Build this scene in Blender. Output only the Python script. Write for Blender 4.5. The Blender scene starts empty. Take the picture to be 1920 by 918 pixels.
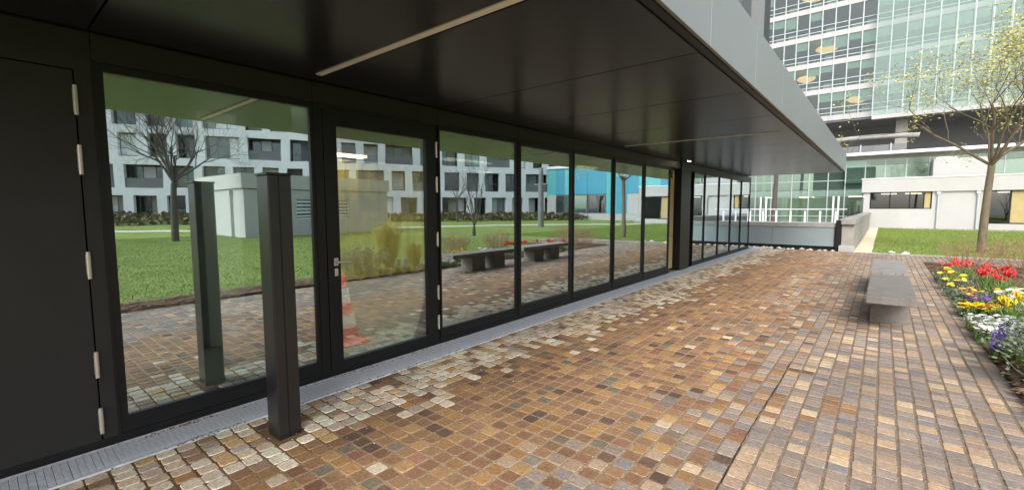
import bpy, math, random
import numpy as np
from mathutils import Vector, Matrix
random.seed(7); rng = np.random.default_rng(7)
S = bpy.context.scene
C = S.collection

# ------------------------------------------------------------------ camera
YAW, PITCH, ROLL = 0.69057, 0.0829, -0.00244
fw = Vector((-math.sin(YAW)*math.cos(PITCH), math.cos(YAW)*math.cos(PITCH), -math.sin(PITCH)))
rt = Vector((math.cos(YAW), math.sin(YAW), 0)); up = rt.cross(fw)
r2 = rt*math.cos(ROLL)+up*math.sin(ROLL); u2 = -rt*math.sin(ROLL)+up*math.cos(ROLL)
M = Matrix.Identity(4)
for i in range(3):
    M[i][0] = r2[i]; M[i][1] = u2[i]; M[i][2] = -fw[i]
M.translation = Vector((0, 0, 1.55))
cam_data = bpy.data.cameras.new("camera"); cam = bpy.data.objects.new("camera", cam_data)
C.objects.link(cam); cam.matrix_world = M
cam_data.lens = 36*841.1/1920; cam_data.sensor_width = 36; cam_data.clip_end = 1500; cam_data.clip_start = 0.05
S.camera = cam
# ------------------------------------------------------------------ world, sun, exposure
SUN_EL, SUN_ROT = math.radians(40), math.radians(148)
W = bpy.data.worlds.new("World"); S.world = W; W.use_nodes = True
wn = W.node_tree.nodes; wl = W.node_tree.links; wn.clear()
wo = wn.new('ShaderNodeOutputWorld'); bg = wn.new('ShaderNodeBackground'); sk = wn.new('ShaderNodeTexSky')
sk.sky_type = 'NISHITA'; sk.sun_disc = False; sk.sun_elevation = SUN_EL; sk.sun_rotation = SUN_ROT
sk.dust_density = 3.0; sk.air_density = 1.2
hs = wn.new('ShaderNodeHueSaturation'); hs.inputs['Saturation'].default_value = 0.38; hs.inputs['Value'].default_value = 1.0
wl.new(sk.outputs[0], hs.inputs['Color']); wl.new(hs.outputs[0], bg.inputs[0]); wl.new(bg.outputs[0], wo.inputs[0])
bg.inputs[1].default_value = 0.15
sl = bpy.data.lights.new("sun", 'SUN'); sun = bpy.data.objects.new("sun", sl); C.objects.link(sun)
sl.energy = 1.0; sl.angle = math.radians(25); sl.color = (1.0, 0.96, 0.9)
sd = Vector((math.sin(SUN_ROT)*math.cos(SUN_EL), math.cos(SUN_ROT)*math.cos(SUN_EL), math.sin(SUN_EL)))
sun.rotation_euler = sd.to_track_quat('Z', 'Y').to_euler()
S.view_settings.view_transform = 'Standard'; S.view_settings.look = 'None'
S.view_settings.exposure = 1.12; S.view_settings.gamma = 1.0
S.cycles.max_bounces = 10; S.cycles.transparent_max_bounces = 16; S.cycles.glossy_bounces = 5
S.cycles.sample_clamp_indirect = 6; S.cycles.caustics_reflective = False; S.cycles.blur_glossy = 1.0

# ------------------------------------------------------------------ materials
def nodes(name):
    m = bpy.data.materials.new(name); m.use_nodes = True
    return m, m.node_tree.nodes, m.node_tree.links, m.node_tree.nodes['Principled BSDF']
def mat(name, col, rough=0.6, metal=0.0, var=0.12, scale=4.0, bump=0.0, bscale=60.0, spec=0.5, col2=None, stretch=None, emit=None, estr=0.0, rvar=0.0):
    m, n, l, p = nodes(name)
    p.inputs['Roughness'].default_value = rough; p.inputs['Metallic'].default_value = metal
    p.inputs['Specular IOR Level'].default_value = spec
    tc = n.new('ShaderNodeTexCoord'); mp = n.new('ShaderNodeMapping'); l.new(tc.outputs['Object'], mp.inputs[0])
    if stretch: mp.inputs['Scale'].default_value = stretch
    nz = n.new('ShaderNodeTexNoise'); nz.inputs['Scale'].default_value = scale; nz.inputs['Detail'].default_value = 6
    nz.inputs['Roughness'].default_value = 0.65
    l.new(mp.outputs[0], nz.inputs['Vector'])
    rp = n.new('ShaderNodeValToRGB'); rp.color_ramp.elements[0].position = 0.3; rp.color_ramp.elements[1].position = 0.7
    c2 = col2 or tuple(min(1, c*(1+var)) for c in col)
    rp.color_ramp.elements[0].color = (*[c*(1-var) if not col2 else c for c in col], 1)
    rp.color_ramp.elements[1].color = (*c2, 1)
    l.new(nz.outputs[0], rp.inputs[0]); l.new(rp.outputs[0], p.inputs['Base Color'])
    if rvar:
        mr = n.new('ShaderNodeMapRange'); mr.inputs[3].default_value = rough-rvar; mr.inputs[4].default_value = rough+rvar
        l.new(nz.outputs[0], mr.inputs[0]); l.new(mr.outputs[0], p.inputs['Roughness'])
    if bump:
        b = n.new('ShaderNodeBump'); b.inputs['Strength'].default_value = bump; b.inputs['Distance'].default_value = 0.01
        n2 = n.new('ShaderNodeTexNoise'); n2.inputs['Scale'].default_value = bscale; n2.inputs['Detail'].default_value = 5
        l.new(mp.outputs[0], n2.inputs['Vector']); l.new(n2.outputs[0], b.inputs['Height']); l.new(b.outputs[0], p.inputs['Normal'])
    if emit:
        p.inputs['Emission Color'].default_value = (*emit, 1); p.inputs['Emission Strength'].default_value = estr
    return m
def glass(name, tint, refl, f0, f1, rough=0.0, milk=0.0, milkcol=(0.5, 0.7, 0.6), warp=0.0):
    """coated pane: fresnel-weighted mirror over tinted see-through"""
    m = bpy.data.materials.new(name); m.use_nodes = True; n = m.node_tree.nodes; l = m.node_tree.links; n.clear()
    o = n.new('ShaderNodeOutputMaterial'); mx = n.new('ShaderNodeMixShader')
    t = n.new('ShaderNodeBsdfTransparent'); t.inputs[0].default_value = (*tint, 1)
    g = n.new('ShaderNodeBsdfGlossy'); g.inputs[0].default_value = (*refl, 1); g.inputs['Roughness'].default_value = rough
    if warp:
        ge = n.new('ShaderNodeNewGeometry'); nz = n.new('ShaderNodeTexNoise'); nz.inputs['Scale'].default_value = 1.1; nz.inputs['Detail'].default_value = 2
        bp = n.new('ShaderNodeBump'); bp.inputs['Strength'].default_value = 1.0; bp.inputs['Distance'].default_value = warp
        l.new(ge.outputs['Position'], nz.inputs['Vector']); l.new(nz.outputs[0], bp.inputs['Height']); l.new(bp.outputs[0], g.inputs['Normal'])
    lw = n.new('ShaderNodeLayerWeight'); lw.inputs[0].default_value = 0.35
    mr = n.new('ShaderNodeMapRange'); mr.inputs[3].default_value = f0; mr.inputs[4].default_value = f1
    l.new(lw.outputs['Fresnel'], mr.inputs[0])
    if milk:
        d = n.new('ShaderNodeBsdfDiffuse'); d.inputs[0].default_value = (*milkcol, 1)
        m2 = n.new('ShaderNodeMixShader'); m2.inputs[0].default_value = milk
        l.new(t.outputs[0], m2.inputs[1]); l.new(d.outputs[0], m2.inputs[2]); l.new(m2.outputs[0], mx.inputs[1])
    else:
        l.new(t.outputs[0], mx.inputs[1])
    l.new(mr.outputs[0], mx.inputs[0]); l.new(g.outputs[0], mx.inputs[2]); l.new(mx.outputs[0], o.inputs[0])
    return m
MT = {}
MT['black'] = mat('black_metal', (0.009, 0.009, 0.0095), 0.42, 0.0, 0.15, 3, 0.08, 300, spec=0.3)
MT['doorpaint'] = mat('brown_black_paint', (0.020, 0.0195, 0.0185), 0.5, 0.0, 0.12, 5, 0.15, 400, spec=0.35)
MT['postpaint'] = mat('post_paint', (0.018, 0.0165, 0.017), 0.32, 0.0, 0.2, 4, 0.08, 250, rvar=0.06)
MT['soffit'] = mat('soffit_paint', (0.016, 0.0165, 0.021), 0.27, 0.0, 0.05, 0.6, spec=0.36)
MT['header'] = mat('header_paint', (0.0175, 0.0175, 0.0175), 0.45, 0.0, 0.1, 2, spec=0.35)
MT['fascia'] = mat('fascia_aluminium', (0.215, 0.228, 0.237), 0.42, 0.2, 0.05, 0.8, 0.02, 40, rvar=0.04)
MT['fin'] = mat('mullion_fin_paint', (0.030, 0.022, 0.038), 0.5)
MT['rear'] = mat('dark_rear_wall', (0.20, 0.205, 0.215), 0.8)
MT['gap'] = mat('shadow_gap', (0.006, 0.006, 0.006), 0.7)
MT['steel'] = mat('hinge_steel', (0.60, 0.56, 0.50), 0.35, 0.5, 0.08, 20)
MT['galv'] = mat('galvanised', (0.64, 0.68, 0.73), 0.55, 0.0, 0.25, 14, 0.25, 90, rvar=0.1)
MT['drainpit'] = mat('drain_pit', (0.13, 0.14, 0.15), 0.8)
MT['offwhite'] = mat('lamp_cover', (0.90, 0.88, 0.84), 0.5, 0, 0.03)
MT['lampwarm'] = mat('lamp_warm', (0.9, 0.85, 0.7), 0.5, emit=(1.0, 0.80, 0.50), estr=3)
MT['lampfill'] = mat('lamp_added_fill', (0.9, 0.9, 0.85), 0.5, emit=(1.0, 0.93, 0.78), estr=14)  # glow of the added strips hidden behind the window heads
MT['lampoff'] = mat('lamp_office', (0.6, 0.45, 0.2), 0.5, emit=(1.0, 0.62, 0.24), estr=0.5)
MT['lampspot'] = mat('lamp_spot', (0.9, 0.85, 0.7), 0.5, emit=(1.0, 0.82, 0.55), estr=30)
MT['lampwhite'] = mat('lamp_white', (0.9, 0.9, 0.85), 0.5, emit=(1.0, 0.95, 0.82), estr=5)
MT['glass'] = glass('facade_glass', (0.80, 0.86, 0.84), (0.84, 0.95, 1.0), 0.62, 0.95, warp=0.0007)
MT['glass_clear'] = glass('door_glass', (0.92, 0.95, 0.90), (0.82, 0.92, 1.0), 0.34, 0.95, warp=0.0007)
MT['glass_far'] = glass('office_glass', (0.78, 0.84, 0.80), (0.9, 0.97, 0.97), 0.04, 0.55)
MT['glass_green'] = glass('green_glass', (0.62, 0.80, 0.70), (0.80, 0.95, 0.90), 0.14, 0.85, milk=0.12, milkcol=(0.45, 0.66, 0.56))
MT['glass_skin'] = glass('outer_skin_glass', (0.86, 0.95, 0.91), (0.88, 0.97, 0.94), 0.05, 0.35, milk=0.20, milkcol=(0.42, 0.56, 0.50))
MT['glass_dark'] = glass('dark_window_glass', (0.62, 0.66, 0.66), (0.9, 0.95, 1.0), 0.08, 0.8)
MT['int_floor'] = mat('interior_floor', (0.22, 0.24, 0.20), 0.5, 0, 0.15, 2)
MT['int_ceil'] = mat('interior_ceiling', (0.20, 0.19, 0.16), 0.7, 0, 0.05, 2)
MT['int_wall'] = mat('interior_wall', (0.42, 0.41, 0.34), 0.8, 0, 0.06, 1)
MT['int_col'] = mat('interior_concrete', (0.42, 0.44, 0.40), 0.8, 0, 0.08, 3, 0.1, 50)
MT['curtain'] = mat('curtain_cloth', (0.80, 0.68, 0.26), 0.9, 0, 0.15, 3)
MT['tray'] = mat('cable_tray', (0.16, 0.06, 0.05), 0.5)
MT['tan'] = mat('tan_panel', (0.42, 0.33, 0.15), 0.7, 0, 0.1, 2)
MT['white_wall'] = mat('white_render', (0.44, 0.435, 0.42), 0.85, 0, 0.05, 0.7, 0.1, 30)
MT['white_far'] = mat('white_render_far', (0.82, 0.82, 0.83), 0.85, 0, 0.05, 0.7)
MT['white_trim'] = mat('white_trim', (0.80, 0.80, 0.80), 0.5, 0, 0.03)
MT['spandrel'] = mat('spandrel_panel', (0.43, 0.42, 0.42), 0.5, 0.0, 0.06, 1)
MT['mullion'] = mat('mullion_metal', (0.46, 0.50, 0.50), 0.4, 0.2, 0.05, 2)
MT['office_dark'] = mat('office_interior', (0.05, 0.06, 0.055), 0.9, 0, 0.3, 0.6)
MT['office_ceil'] = mat('office_ceiling', (0.35, 0.34, 0.28), 0.9)
MT['blind'] = mat('roller_blind', (0.36, 0.46, 0.43), 0.8, 0, 0.08, 1)
MT['louvre'] = mat('grey_soffit_metal', (0.17, 0.175, 0.18), 0.6, 0, 0.15, 0.4)
MT['concrete'] = mat('concrete', (0.30, 0.29, 0.265), 0.85, 0, 0.18, 2.5, 0.3, 40)
MT['conc_pale'] = mat('pale_concrete', (0.42, 0.42, 0.41), 0.85, 0, 0.1, 2.5, 0.2, 40)
MT['bench'] = mat('bench_stone', (0.19, 0.172, 0.155), 0.62, 0, 0.28, 5, 0.3, 70, rvar=0.12)
MT['bench_light'] = mat('bench_stone_light', (0.27, 0.25, 0.23), 0.6, 0, 0.25, 5, 0.3, 70)
MT['panel'] = mat('grey_green_panel', (0.24, 0.30, 0.31), 0.4, 0.1, 0.06, 1)
MT['stone'] = mat('white_stone', (0.70, 0.68, 0.64), 0.8, 0, 0.15, 20)
MT['pebble'] = mat('tan_pebbles', (0.50, 0.36, 0.24), 0.8, 0, 0.3, 20, col2=(0.70, 0.60, 0.48))
MT['asphalt'] = mat('forecourt_paving', (0.30, 0.29, 0.27), 0.9, 0, 0.1, 1)
MT['path'] = mat('pale_path', (0.58, 0.56, 0.52), 0.9, 0, 0.1, 1)
MT['grass'] = mat('lawn_grass', (0.15, 0.21, 0.045), 0.9, 0, 0.2, 0.5, 0.8, 60, spec=0.15, col2=(0.25, 0.30, 0.09))
MT['blade'] = mat('grass_blade', (0.14, 0.20, 0.04), 0.7, 0, 0.3, 3, spec=0.2, col2=(0.25, 0.31, 0.08))
MT['soil'] = mat('bark_mulch', (0.07, 0.042, 0.028), 0.95, 0, 0.4, 18, 1.0, 50, spec=0.1, col2=(0.20, 0.12, 0.075))
MT['chip'] = mat('bark_chip', (0.09, 0.052, 0.034), 0.9, 0, 0.4, 9, col2=(0.30, 0.19, 0.12))
MT['bark'] = mat('tree_bark', (0.11, 0.085, 0.055), 0.9, 0, 0.3, 12, 0.8, 30, stretch=(1, 1, 0.25), col2=(0.20, 0.16, 0.105))
MT['bark_dark'] = mat('dark_bark', (0.055, 0.045, 0.038), 0.9, 0, 0.3, 8, col2=(0.10, 0.085, 0.07))
MT['twig'] = mat('twig', (0.24, 0.12, 0.08), 0.9, 0, 0.3, 8, col2=(0.42, 0.24, 0.16))
MT['leaf'] = mat('spring_leaf', (0.40, 0.42, 0.11), 0.6, 0, 0.3, 3, col2=(0.55, 0.50, 0.20))
MT['leaf2'] = mat('green_leaf', (0.09, 0.18, 0.035), 0.6, 0, 0.3, 5, col2=(0.20, 0.30, 0.08))
MT['leaf3'] = mat('grey_green_leaf', (0.13, 0.18, 0.10), 0.6, 0, 0.3, 5, col2=(0.26, 0.32, 0.20))
MT['straw'] = mat('straw_leaf', (0.50, 0.42, 0.13), 0.7, 0, 0.3, 5, col2=(0.34, 0.36, 0.10))
MT['hedge'] = mat('hedge_leaf', (0.13, 0.12, 0.055), 0.8, 0, 0.3, 2, col2=(0.22, 0.19, 0.10))
def petal(n, c, v=0.15): MT[n] = mat(n, c, 0.6, 0, v, 40)
petal('petal_red', (0.72, 0.06, 0.06)); petal('petal_coral', (0.80, 0.14, 0.13)); petal('petal_yellow', (0.85, 0.66, 0.05))
petal('petal_orange', (0.88, 0.42, 0.04)); petal('petal_gold', (0.90, 0.56, 0.02)); petal('petal_white', (0.82, 0.82, 0.78), 0.05)
petal('petal_purple', (0.12, 0.05, 0.26)); petal('petal_violet', (0.17, 0.07, 0.48)); petal('petal_cream', (0.85, 0.78, 0.62), 0.05)
MT['cone'] = mat('cone_orange', (0.80, 0.10, 0.035), 0.5, 0, 0.1, 8); MT['conew'] = mat('cone_white', (0.78, 0.80, 0.76), 0.4, 0, 0.04)

def paver_mat(name, src):
    m, n, l, p = nodes(name)
    tc = n.new('ShaderNodeTexCoord'); geo = n.new('ShaderNodeNewGeometry')
    if src == 'obj':
        a = n.new('ShaderNodeObjectInfo'); ac = a.outputs['Color']
    else:
        a = n.new('ShaderNodeAttribute'); a.attribute_name = 'tone'; ac = a.outputs['Color']
    n1 = n.new('ShaderNodeTexNoise'); n1.inputs['Scale'].default_value = 42; n1.inputs['Detail'].default_value = 8; n1.inputs['Roughness'].default_value = 0.75
    l.new(geo.outputs['Position'], n1.inputs['Vector'])
    r1 = n.new('ShaderNodeMapRange'); r1.inputs[1].default_value = 0.25; r1.inputs[2].default_value = 0.75; r1.inputs[3].default_value = 0.42; r1.inputs[4].default_value = 1.6
    l.new(n1.outputs[0], r1.inputs[0])
    vm = n.new('ShaderNodeVectorMath'); vm.operation = 'SCALE'; l.new(ac, vm.inputs[0]); l.new(r1.outputs[0], vm.inputs['Scale'])
    # sandy dust lying over the stones, more of it in places
    n2 = n.new('ShaderNodeTexNoise'); n2.inputs['Scale'].default_value = 2.2; n2.inputs['Detail'].default_value = 7; n2.inputs['Roughness'].default_value = 0.7
    l.new(geo.outputs['Position'], n2.inputs['Vector'])
    r2_ = n.new('ShaderNodeMapRange'); r2_.inputs[1].default_value = 0.42; r2_.inputs[2].default_value = 0.75; r2_.inputs[3].default_value = 0.0; r2_.inputs[4].default_value = 0.5
    l.new(n2.outputs[0], r2_.inputs[0])
    n4 = n.new('ShaderNodeTexNoise'); n4.inputs['Scale'].default_value = 1.1; n4.inputs['Detail'].default_value = 8; n4.inputs['Roughness'].default_value = 0.72; n4.inputs['Distortion'].default_value = 0.6
    l.new(geo.outputs['Position'], n4.inputs['Vector'])
    r4 = n.new('ShaderNodeMapRange'); r4.inputs[1].default_value = 0.33; r4.inputs[2].default_value = 0.6; r4.inputs[3].default_value = 0.74; r4.inputs[4].default_value = 1.08; l.new(n4.outputs[0], r4.inputs[0])
    v4 = n.new('ShaderNodeVectorMath'); v4.operation = 'SCALE'; l.new(vm.outputs[0], v4.inputs[0]); l.new(r4.outputs[0], v4.inputs['Scale']); vm = v4
    mx = n.new('ShaderNodeMix'); mx.data_type = 'RGBA'; mx.inputs[7].default_value = (0.33, 0.22, 0.125, 1)
    l.new(r2_.outputs[0], mx.inputs[0]); l.new(vm.outputs[0], mx.inputs[6]); l.new(mx.outputs[2], p.inputs['Base Color'])
    p.inputs['Roughness'].default_value = 0.64; p.inputs['Specular IOR Level'].default_value = 0.42
    b = n.new('ShaderNodeBump'); b.inputs['Strength'].default_value = 0.55; b.inputs['Distance'].default_value = 0.006
    n3 = n.new('ShaderNodeTexNoise'); n3.inputs['Scale'].default_value = 70; n3.inputs['Detail'].default_value = 6
    l.new(geo.outputs['Position'], n3.inputs['Vector']); l.new(n3.outputs[0], b.inputs['Height']); l.new(b.outputs[0], p.inputs['Normal'])
    return m
MT['paver'] = paver_mat('sett_stone', 'obj'); MT['paver_far'] = paver_mat('sett_stone_far', 'attr')
def joint_mat():
    m, n, l, p = nodes('joint_sand')
    geo = n.new('ShaderNodeNewGeometry'); sp = n.new('ShaderNodeSeparateXYZ'); l.new(geo.outputs['Position'], sp.inputs[0])
    nz = n.new('ShaderNodeTexNoise'); nz.inputs['Scale'].default_value = 1.7; nz.inputs['Detail'].default_value = 6; l.new(geo.outputs['Position'], nz.inputs['Vector'])
    ad = n.new('ShaderNodeMath'); ad.operation = 'MULTIPLY_ADD'; ad.inputs[1].default_value = 1.0; l.new(nz.outputs[0], ad.inputs[0]); l.new(sp.outputs[0], ad.inputs[2])
    mr = n.new('ShaderNodeMapRange'); mr.inputs[1].default_value = -3.5; mr.inputs[2].default_value = 1.5; l.new(ad.outputs[0], mr.inputs[0])
    rp = n.new('ShaderNodeValToRGB'); e = rp.color_ramp.elements
    e[0].position = 0.05; e[0].color = (0.17, 0.11, 0.055, 1); e[1].position = 1.0; e[1].color = (0.20, 0.145, 0.10, 1)
    for q, c in ((0.2, (0.19, 0.115, 0.055, 1)), (0.3, (0.36, 0.25, 0.15, 1)), (0.5, (0.33, 0.24, 0.15, 1)), (0.66, (0.22, 0.16, 0.11, 1))):
        x = e.new(q); x.color = c
    l.new(mr.outputs[0], rp.inputs[0])
    n2 = n.new('ShaderNodeTexNoise'); n2.inputs['Scale'].default_value = 60; n2.inputs['Detail'].default_value = 6; l.new(geo.outputs['Position'], n2.inputs['Vector'])
    r1 = n.new('ShaderNodeMapRange'); r1.inputs[1].default_value = 0.3; r1.inputs[2].default_value = 0.7; r1.inputs[3].default_value = 0.55; r1.inputs[4].default_value = 1.4; l.new(n2.outputs[0], r1.inputs[0])
    vm = n.new('ShaderNodeVectorMath'); vm.operation = 'SCALE'; l.new(rp.outputs[0], vm.inputs[0]); l.new(r1.outputs[0], vm.inputs['Scale']); l.new(vm.outputs[0], p.inputs['Base Color'])
    p.inputs['Roughness'].default_value = 0.95
    b = n.new('ShaderNodeBump'); b.inputs['Strength'].default_value = 0.8; b.inputs['Distance'].default_value = 0.006; l.new(n2.outputs[0], b.inputs['Height']); l.new(b.outputs[0], p.inputs['Normal'])
    return m
MT['joint'] = joint_mat()

# ------------------------------------------------------------------ mesh builder
class MB:
    def __init__(s): s.v = []; s.f = []
    def add(s, v, f):
        o = len(s.v); s.v += [tuple(q) for q in v]; s.f += [tuple(i+o for i in q) for q in f]; return s
    def box(s, x0, x1, y0, y1, z0, z1):
        return s.add([(x0,y0,z0),(x1,y0,z0),(x1,y1,z0),(x0,y1,z0),(x0,y0,z1),(x1,y0,z1),(x1,y1,z1),(x0,y1,z1)],
                     [(0,3,2,1),(4,5,6,7),(0,1,5,4),(1,2,6,5),(2,3,7,6),(3,0,4,7)])
    def quad(s, a, b, c, d): return s.add([a, b, c, d], [(0,1,2,3)])
    def tube(s, pts, rad, n=6, cap=True):
        pts = [Vector(p) for p in pts]; rings = []
        prev = None
        for i, p in enumerate(pts):
            d = (pts[min(i+1, len(pts)-1)]-pts[max(i-1, 0)]).normalized()
            a = d.cross(Vector((0, 0, 1)) if abs(d.z) < 0.95 else Vector((1, 0, 0))).normalized()
            if prev is not None and a.dot(prev) < 0: a = -a
            prev = a
            b = d.cross(a); r = rad[i] if isinstance(rad, (list, tuple)) else rad
            rings.append([p+(a*math.cos(t)+b*math.sin(t))*r for t in [2*math.pi*k/n for k in range(n)]])
        v = [q for r in rings for q in r]
        f = [(i*n+k, i*n+(k+1) % n, (i+1)*n+(k+1) % n, (i+1)*n+k) for i in range(len(pts)-1) for k in range(n)]
        if cap: f += [tuple(range(n-1, -1, -1)), tuple((len(pts)-1)*n+k for k in range(n))]
        return s.add(v, f)
    def lathe(s, cx, cy, prof, n=20):
        v = [(cx+r*math.cos(2*math.pi*k/n), cy+r*math.sin(2*math.pi*k/n), z) for r, z in prof for k in range(n)]
        f = [(i*n+k, i*n+(k+1) % n, (i+1)*n+(k+1) % n, (i+1)*n+k) for i in range(len(prof)-1) for k in range(n)]
        return s.add(v, f)
    def mesh(s, name, m):
        me = bpy.data.meshes.new(name); me.from_pydata(s.v, [], s.f); me.update()
        me.materials.append(MT[m] if isinstance(m, str) else m); return me
def link(name, me, parent=None, loc=None, smooth=False):
    o = bpy.data.objects.new(name, me); C.objects.link(o)
    if parent is not None: o.parent = parent
    if loc is not None: o.location = loc
    if smooth: me.polygons.foreach_set('use_smooth', [True]*len(me.polygons))
    return o
def tag(o, label=None, cat=None, group=None, kind=None):
    if label: o['label'] = label
    if cat: o['category'] = cat
    if group: o['group'] = group
    if kind: o['kind'] = kind
    return o
def empty(name, loc, label, cat, group=None, rz=0):
    o = bpy.data.objects.new(name, None); C.objects.link(o); o.location = loc; o.rotation_euler[2] = rz
    o.empty_display_size = 0.3
    return tag(o, label, cat, group)
def part(name, mb, m, parent, smooth=False, bevel=0.0):
    """mesh in world axes, re-based on its parent's base point"""
    root = parent
    off = Vector((0, 0, 0))
    while root is not None: off += root.location; root = root.parent
    b = MB(); b.v = [tuple(Vector(q)-off) for q in mb.v]; b.f = mb.f
    o = link(name, b.mesh(name, m), parent, smooth=smooth)
    if bevel:
        bv = o.modifiers.new('b', 'BEVEL'); bv.width = bevel; bv.segments = 2; bv.limit_method = 'ANGLE'
    return o
def lpart(name, mb, m, parent, smooth=False): return link(name, mb.mesh(name, m), parent, smooth=smooth)
def B(*a): return MB().box(*a)
def struct(name, mb, m): return tag(link(name, mb.mesh(name, m)), kind='structure')

# ------------------------------------------------------------------ ground
X0 = -3.85                       # facade plane
g = MB()
for xs, xe in ((-400, -4.2), (-4.2, -0.7), (-0.7, 400)):
    for ys, ye in ((-400, 19.25), (19.25, 400)):
        if xs == -4.2 and ys == 19.25: ys = 60
        g.quad((xs, ys, -0.03), (xe, ys, -0.03), (xe, ye, -0.03), (xs, ye, -0.03))
struct('ground', g, 'asphalt')
def blob(name, pts, z, m, kind='structure'):
    n = len(pts); mb = MB(); mb.add([(x, y, z) for x, y in pts], [tuple(range(n))]); return struct(name, mb, m)
lawn_pts = [(1.75, -30), (75, -30), (75, 80), (30, 80), (11.6, 42.9), (-0.25, 42.9), (-0.25, 19.35), (1.1, 19.3), (5.2, 19.2), (5.2, 17.1), (3.3, 15.6), (3.25, 12.0), (3.15, 9.3), (1.75, 7.6)]
blob('lawn', lawn_pts, -0.004, 'grass')
bed_pts = [(0.92, -8), (1.75, -8), (1.75, 7.6), (3.15, 9.3), (3.25, 12.0), (3.3, 15.6), (3.6, 17.1), (0.92, 17.1)]
blob('planting_bed', bed_pts, -0.008, 'soil')
mb = MB(); mb.box(-0.3, 4.0, 19.22, 19.36, -0.05, 0.012); struct('lawn_edging', mb, 'conc_pale')
# mounded soil sheet
N1, N2 = 20, 150; mb = MB(); vv = []
for j in range(N2+1):
    y = -7.5+24.4*j/N2
    for i in range(N1+1):
        wd = 0.82 if y < 7.5 else min(2.3, 0.82+0.8*(y-7.6))
        x = 0.93+wd*i/N1; e = min(1, min(i, N1-i)/3)*min(1, min(j, N2-j)/3)
        vv.append((x, y, -0.012+e*(0.035+0.012*random.random()+0.012*math.sin(x*9+y*5))))
mb.add(vv, [(j*(N1+1)+i, j*(N1+1)+i+1, (j+1)*(N1+1)+i+1, (j+1)*(N1+1)+i) for j in range(N2) for i in range(N1)])
struct('soil', mb, 'soil')
# bark chips lying on the soil
mb = MB()
for k in range(11000):
    y = random.uniform(0.5, 16.8) if random.random() < 0.7 else random.uniform(2.5, 7.5)
    wd = 0.82 if y < 7.5 else min(2.3, 0.82+0.8*(y-7.6))
    x = 0.93+random.random()*wd; z = 0.035+random.random()*0.02; a = random.random()*6.28; L = random.uniform(.012, .045); w = L*random.uniform(.2, .5)
    dx, dy = math.cos(a), math.sin(a); h = random.uniform(-.012, .012)
    mb.add([(x-dx*L-dy*w, y-dy*L+dx*w, z), (x-dx*L+dy*w, y-dy*L-dx*w, z), (x+dx*L+dy*w, y+dy*L-dx*w, z+h), (x+dx*L-dy*w, y+dy*L+dx*w, z+h+.004)], [(0, 1, 2, 3)])
tag(link('bark_chips', mb.mesh('bark_chips', 'chip')), 'brown bark mulch chips covering the soil of the flower bed', 'mulch', kind='stuff')
# pale path curving past the lawn
mb = MB(); pl = [(52, -12), (34, 5), (24.5, 14), (21.5, 22), (19.5, 28), (15.5, 34.5), (9.0, 41.0), (1.0, 42.6)]
def strip(pl, w, z):
    m_ = MB(); L = []; R_ = []
    for i, p in enumerate(pl):
        a = Vector(pl[max(i-1, 0)]); b = Vector(pl[min(i+1, len(pl)-1)]); d = (b-a).normalized(); nn = Vector((-d.y, d.x))*w/2
        L.append((p[0]+nn.x, p[1]+nn.y, z)); R_.append((p[0]-nn.x, p[1]-nn.y, z))
    n = len(pl); m_.add(L+R_, [(i, i+1, n+i+1, n+i) for i in range(n-1)]); return m_
struct('path', strip(pl, 1.9, 0.0), 'path')
# lawn blades
def blades(name, n, xr, yr, h, label, keep=lambda x, y: True, m='blade', w=.006):
    x = rng.uniform(*xr, n*2); y = rng.uniform(*yr, n*2)
    k = np.array([keep(a, b) for a, b in zip(x, y)]); x = x[k][:n]; y = y[k][:n]; n = len(x)
    a = rng.uniform(0, 6.28, n); hh = rng.uniform(.5, 1.1, n)*h; lx = rng.normal(0, .35, n)*hh; ly = rng.normal(0, .35, n)*hh
    V = np.zeros((n, 3, 3)); V[:, 0] = np.c_[x-np.cos(a)*w, y-np.sin(a)*w, np.zeros(n)-.005]; V[:, 1] = np.c_[x+np.cos(a)*w, y+np.sin(a)*w, np.zeros(n)-.005]; V[:, 2] = np.c_[x+lx, y+ly, hh]
    me = bpy.data.meshes.new(name); me.from_pydata(V.reshape(-1, 3).tolist(), [], np.arange(n*3).reshape(-1, 3).tolist()); me.materials.append(MT[m])
    tag(link(name, me), label, 'grass', kind='stuff')
blades('grass', 130000, (1.75, 22), (0, 16), .035, 'short green lawn grass beyond the planting bed', lambda x, y: x > (1.78 if y < 7.5 else min(3.4, 1.78+.8*(y-7.6))))
blades('grass', 50000, (-.25, 9), (19.4, 42.8), .05, 'short green lawn grass in front of the low white building', w=.012)

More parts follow.
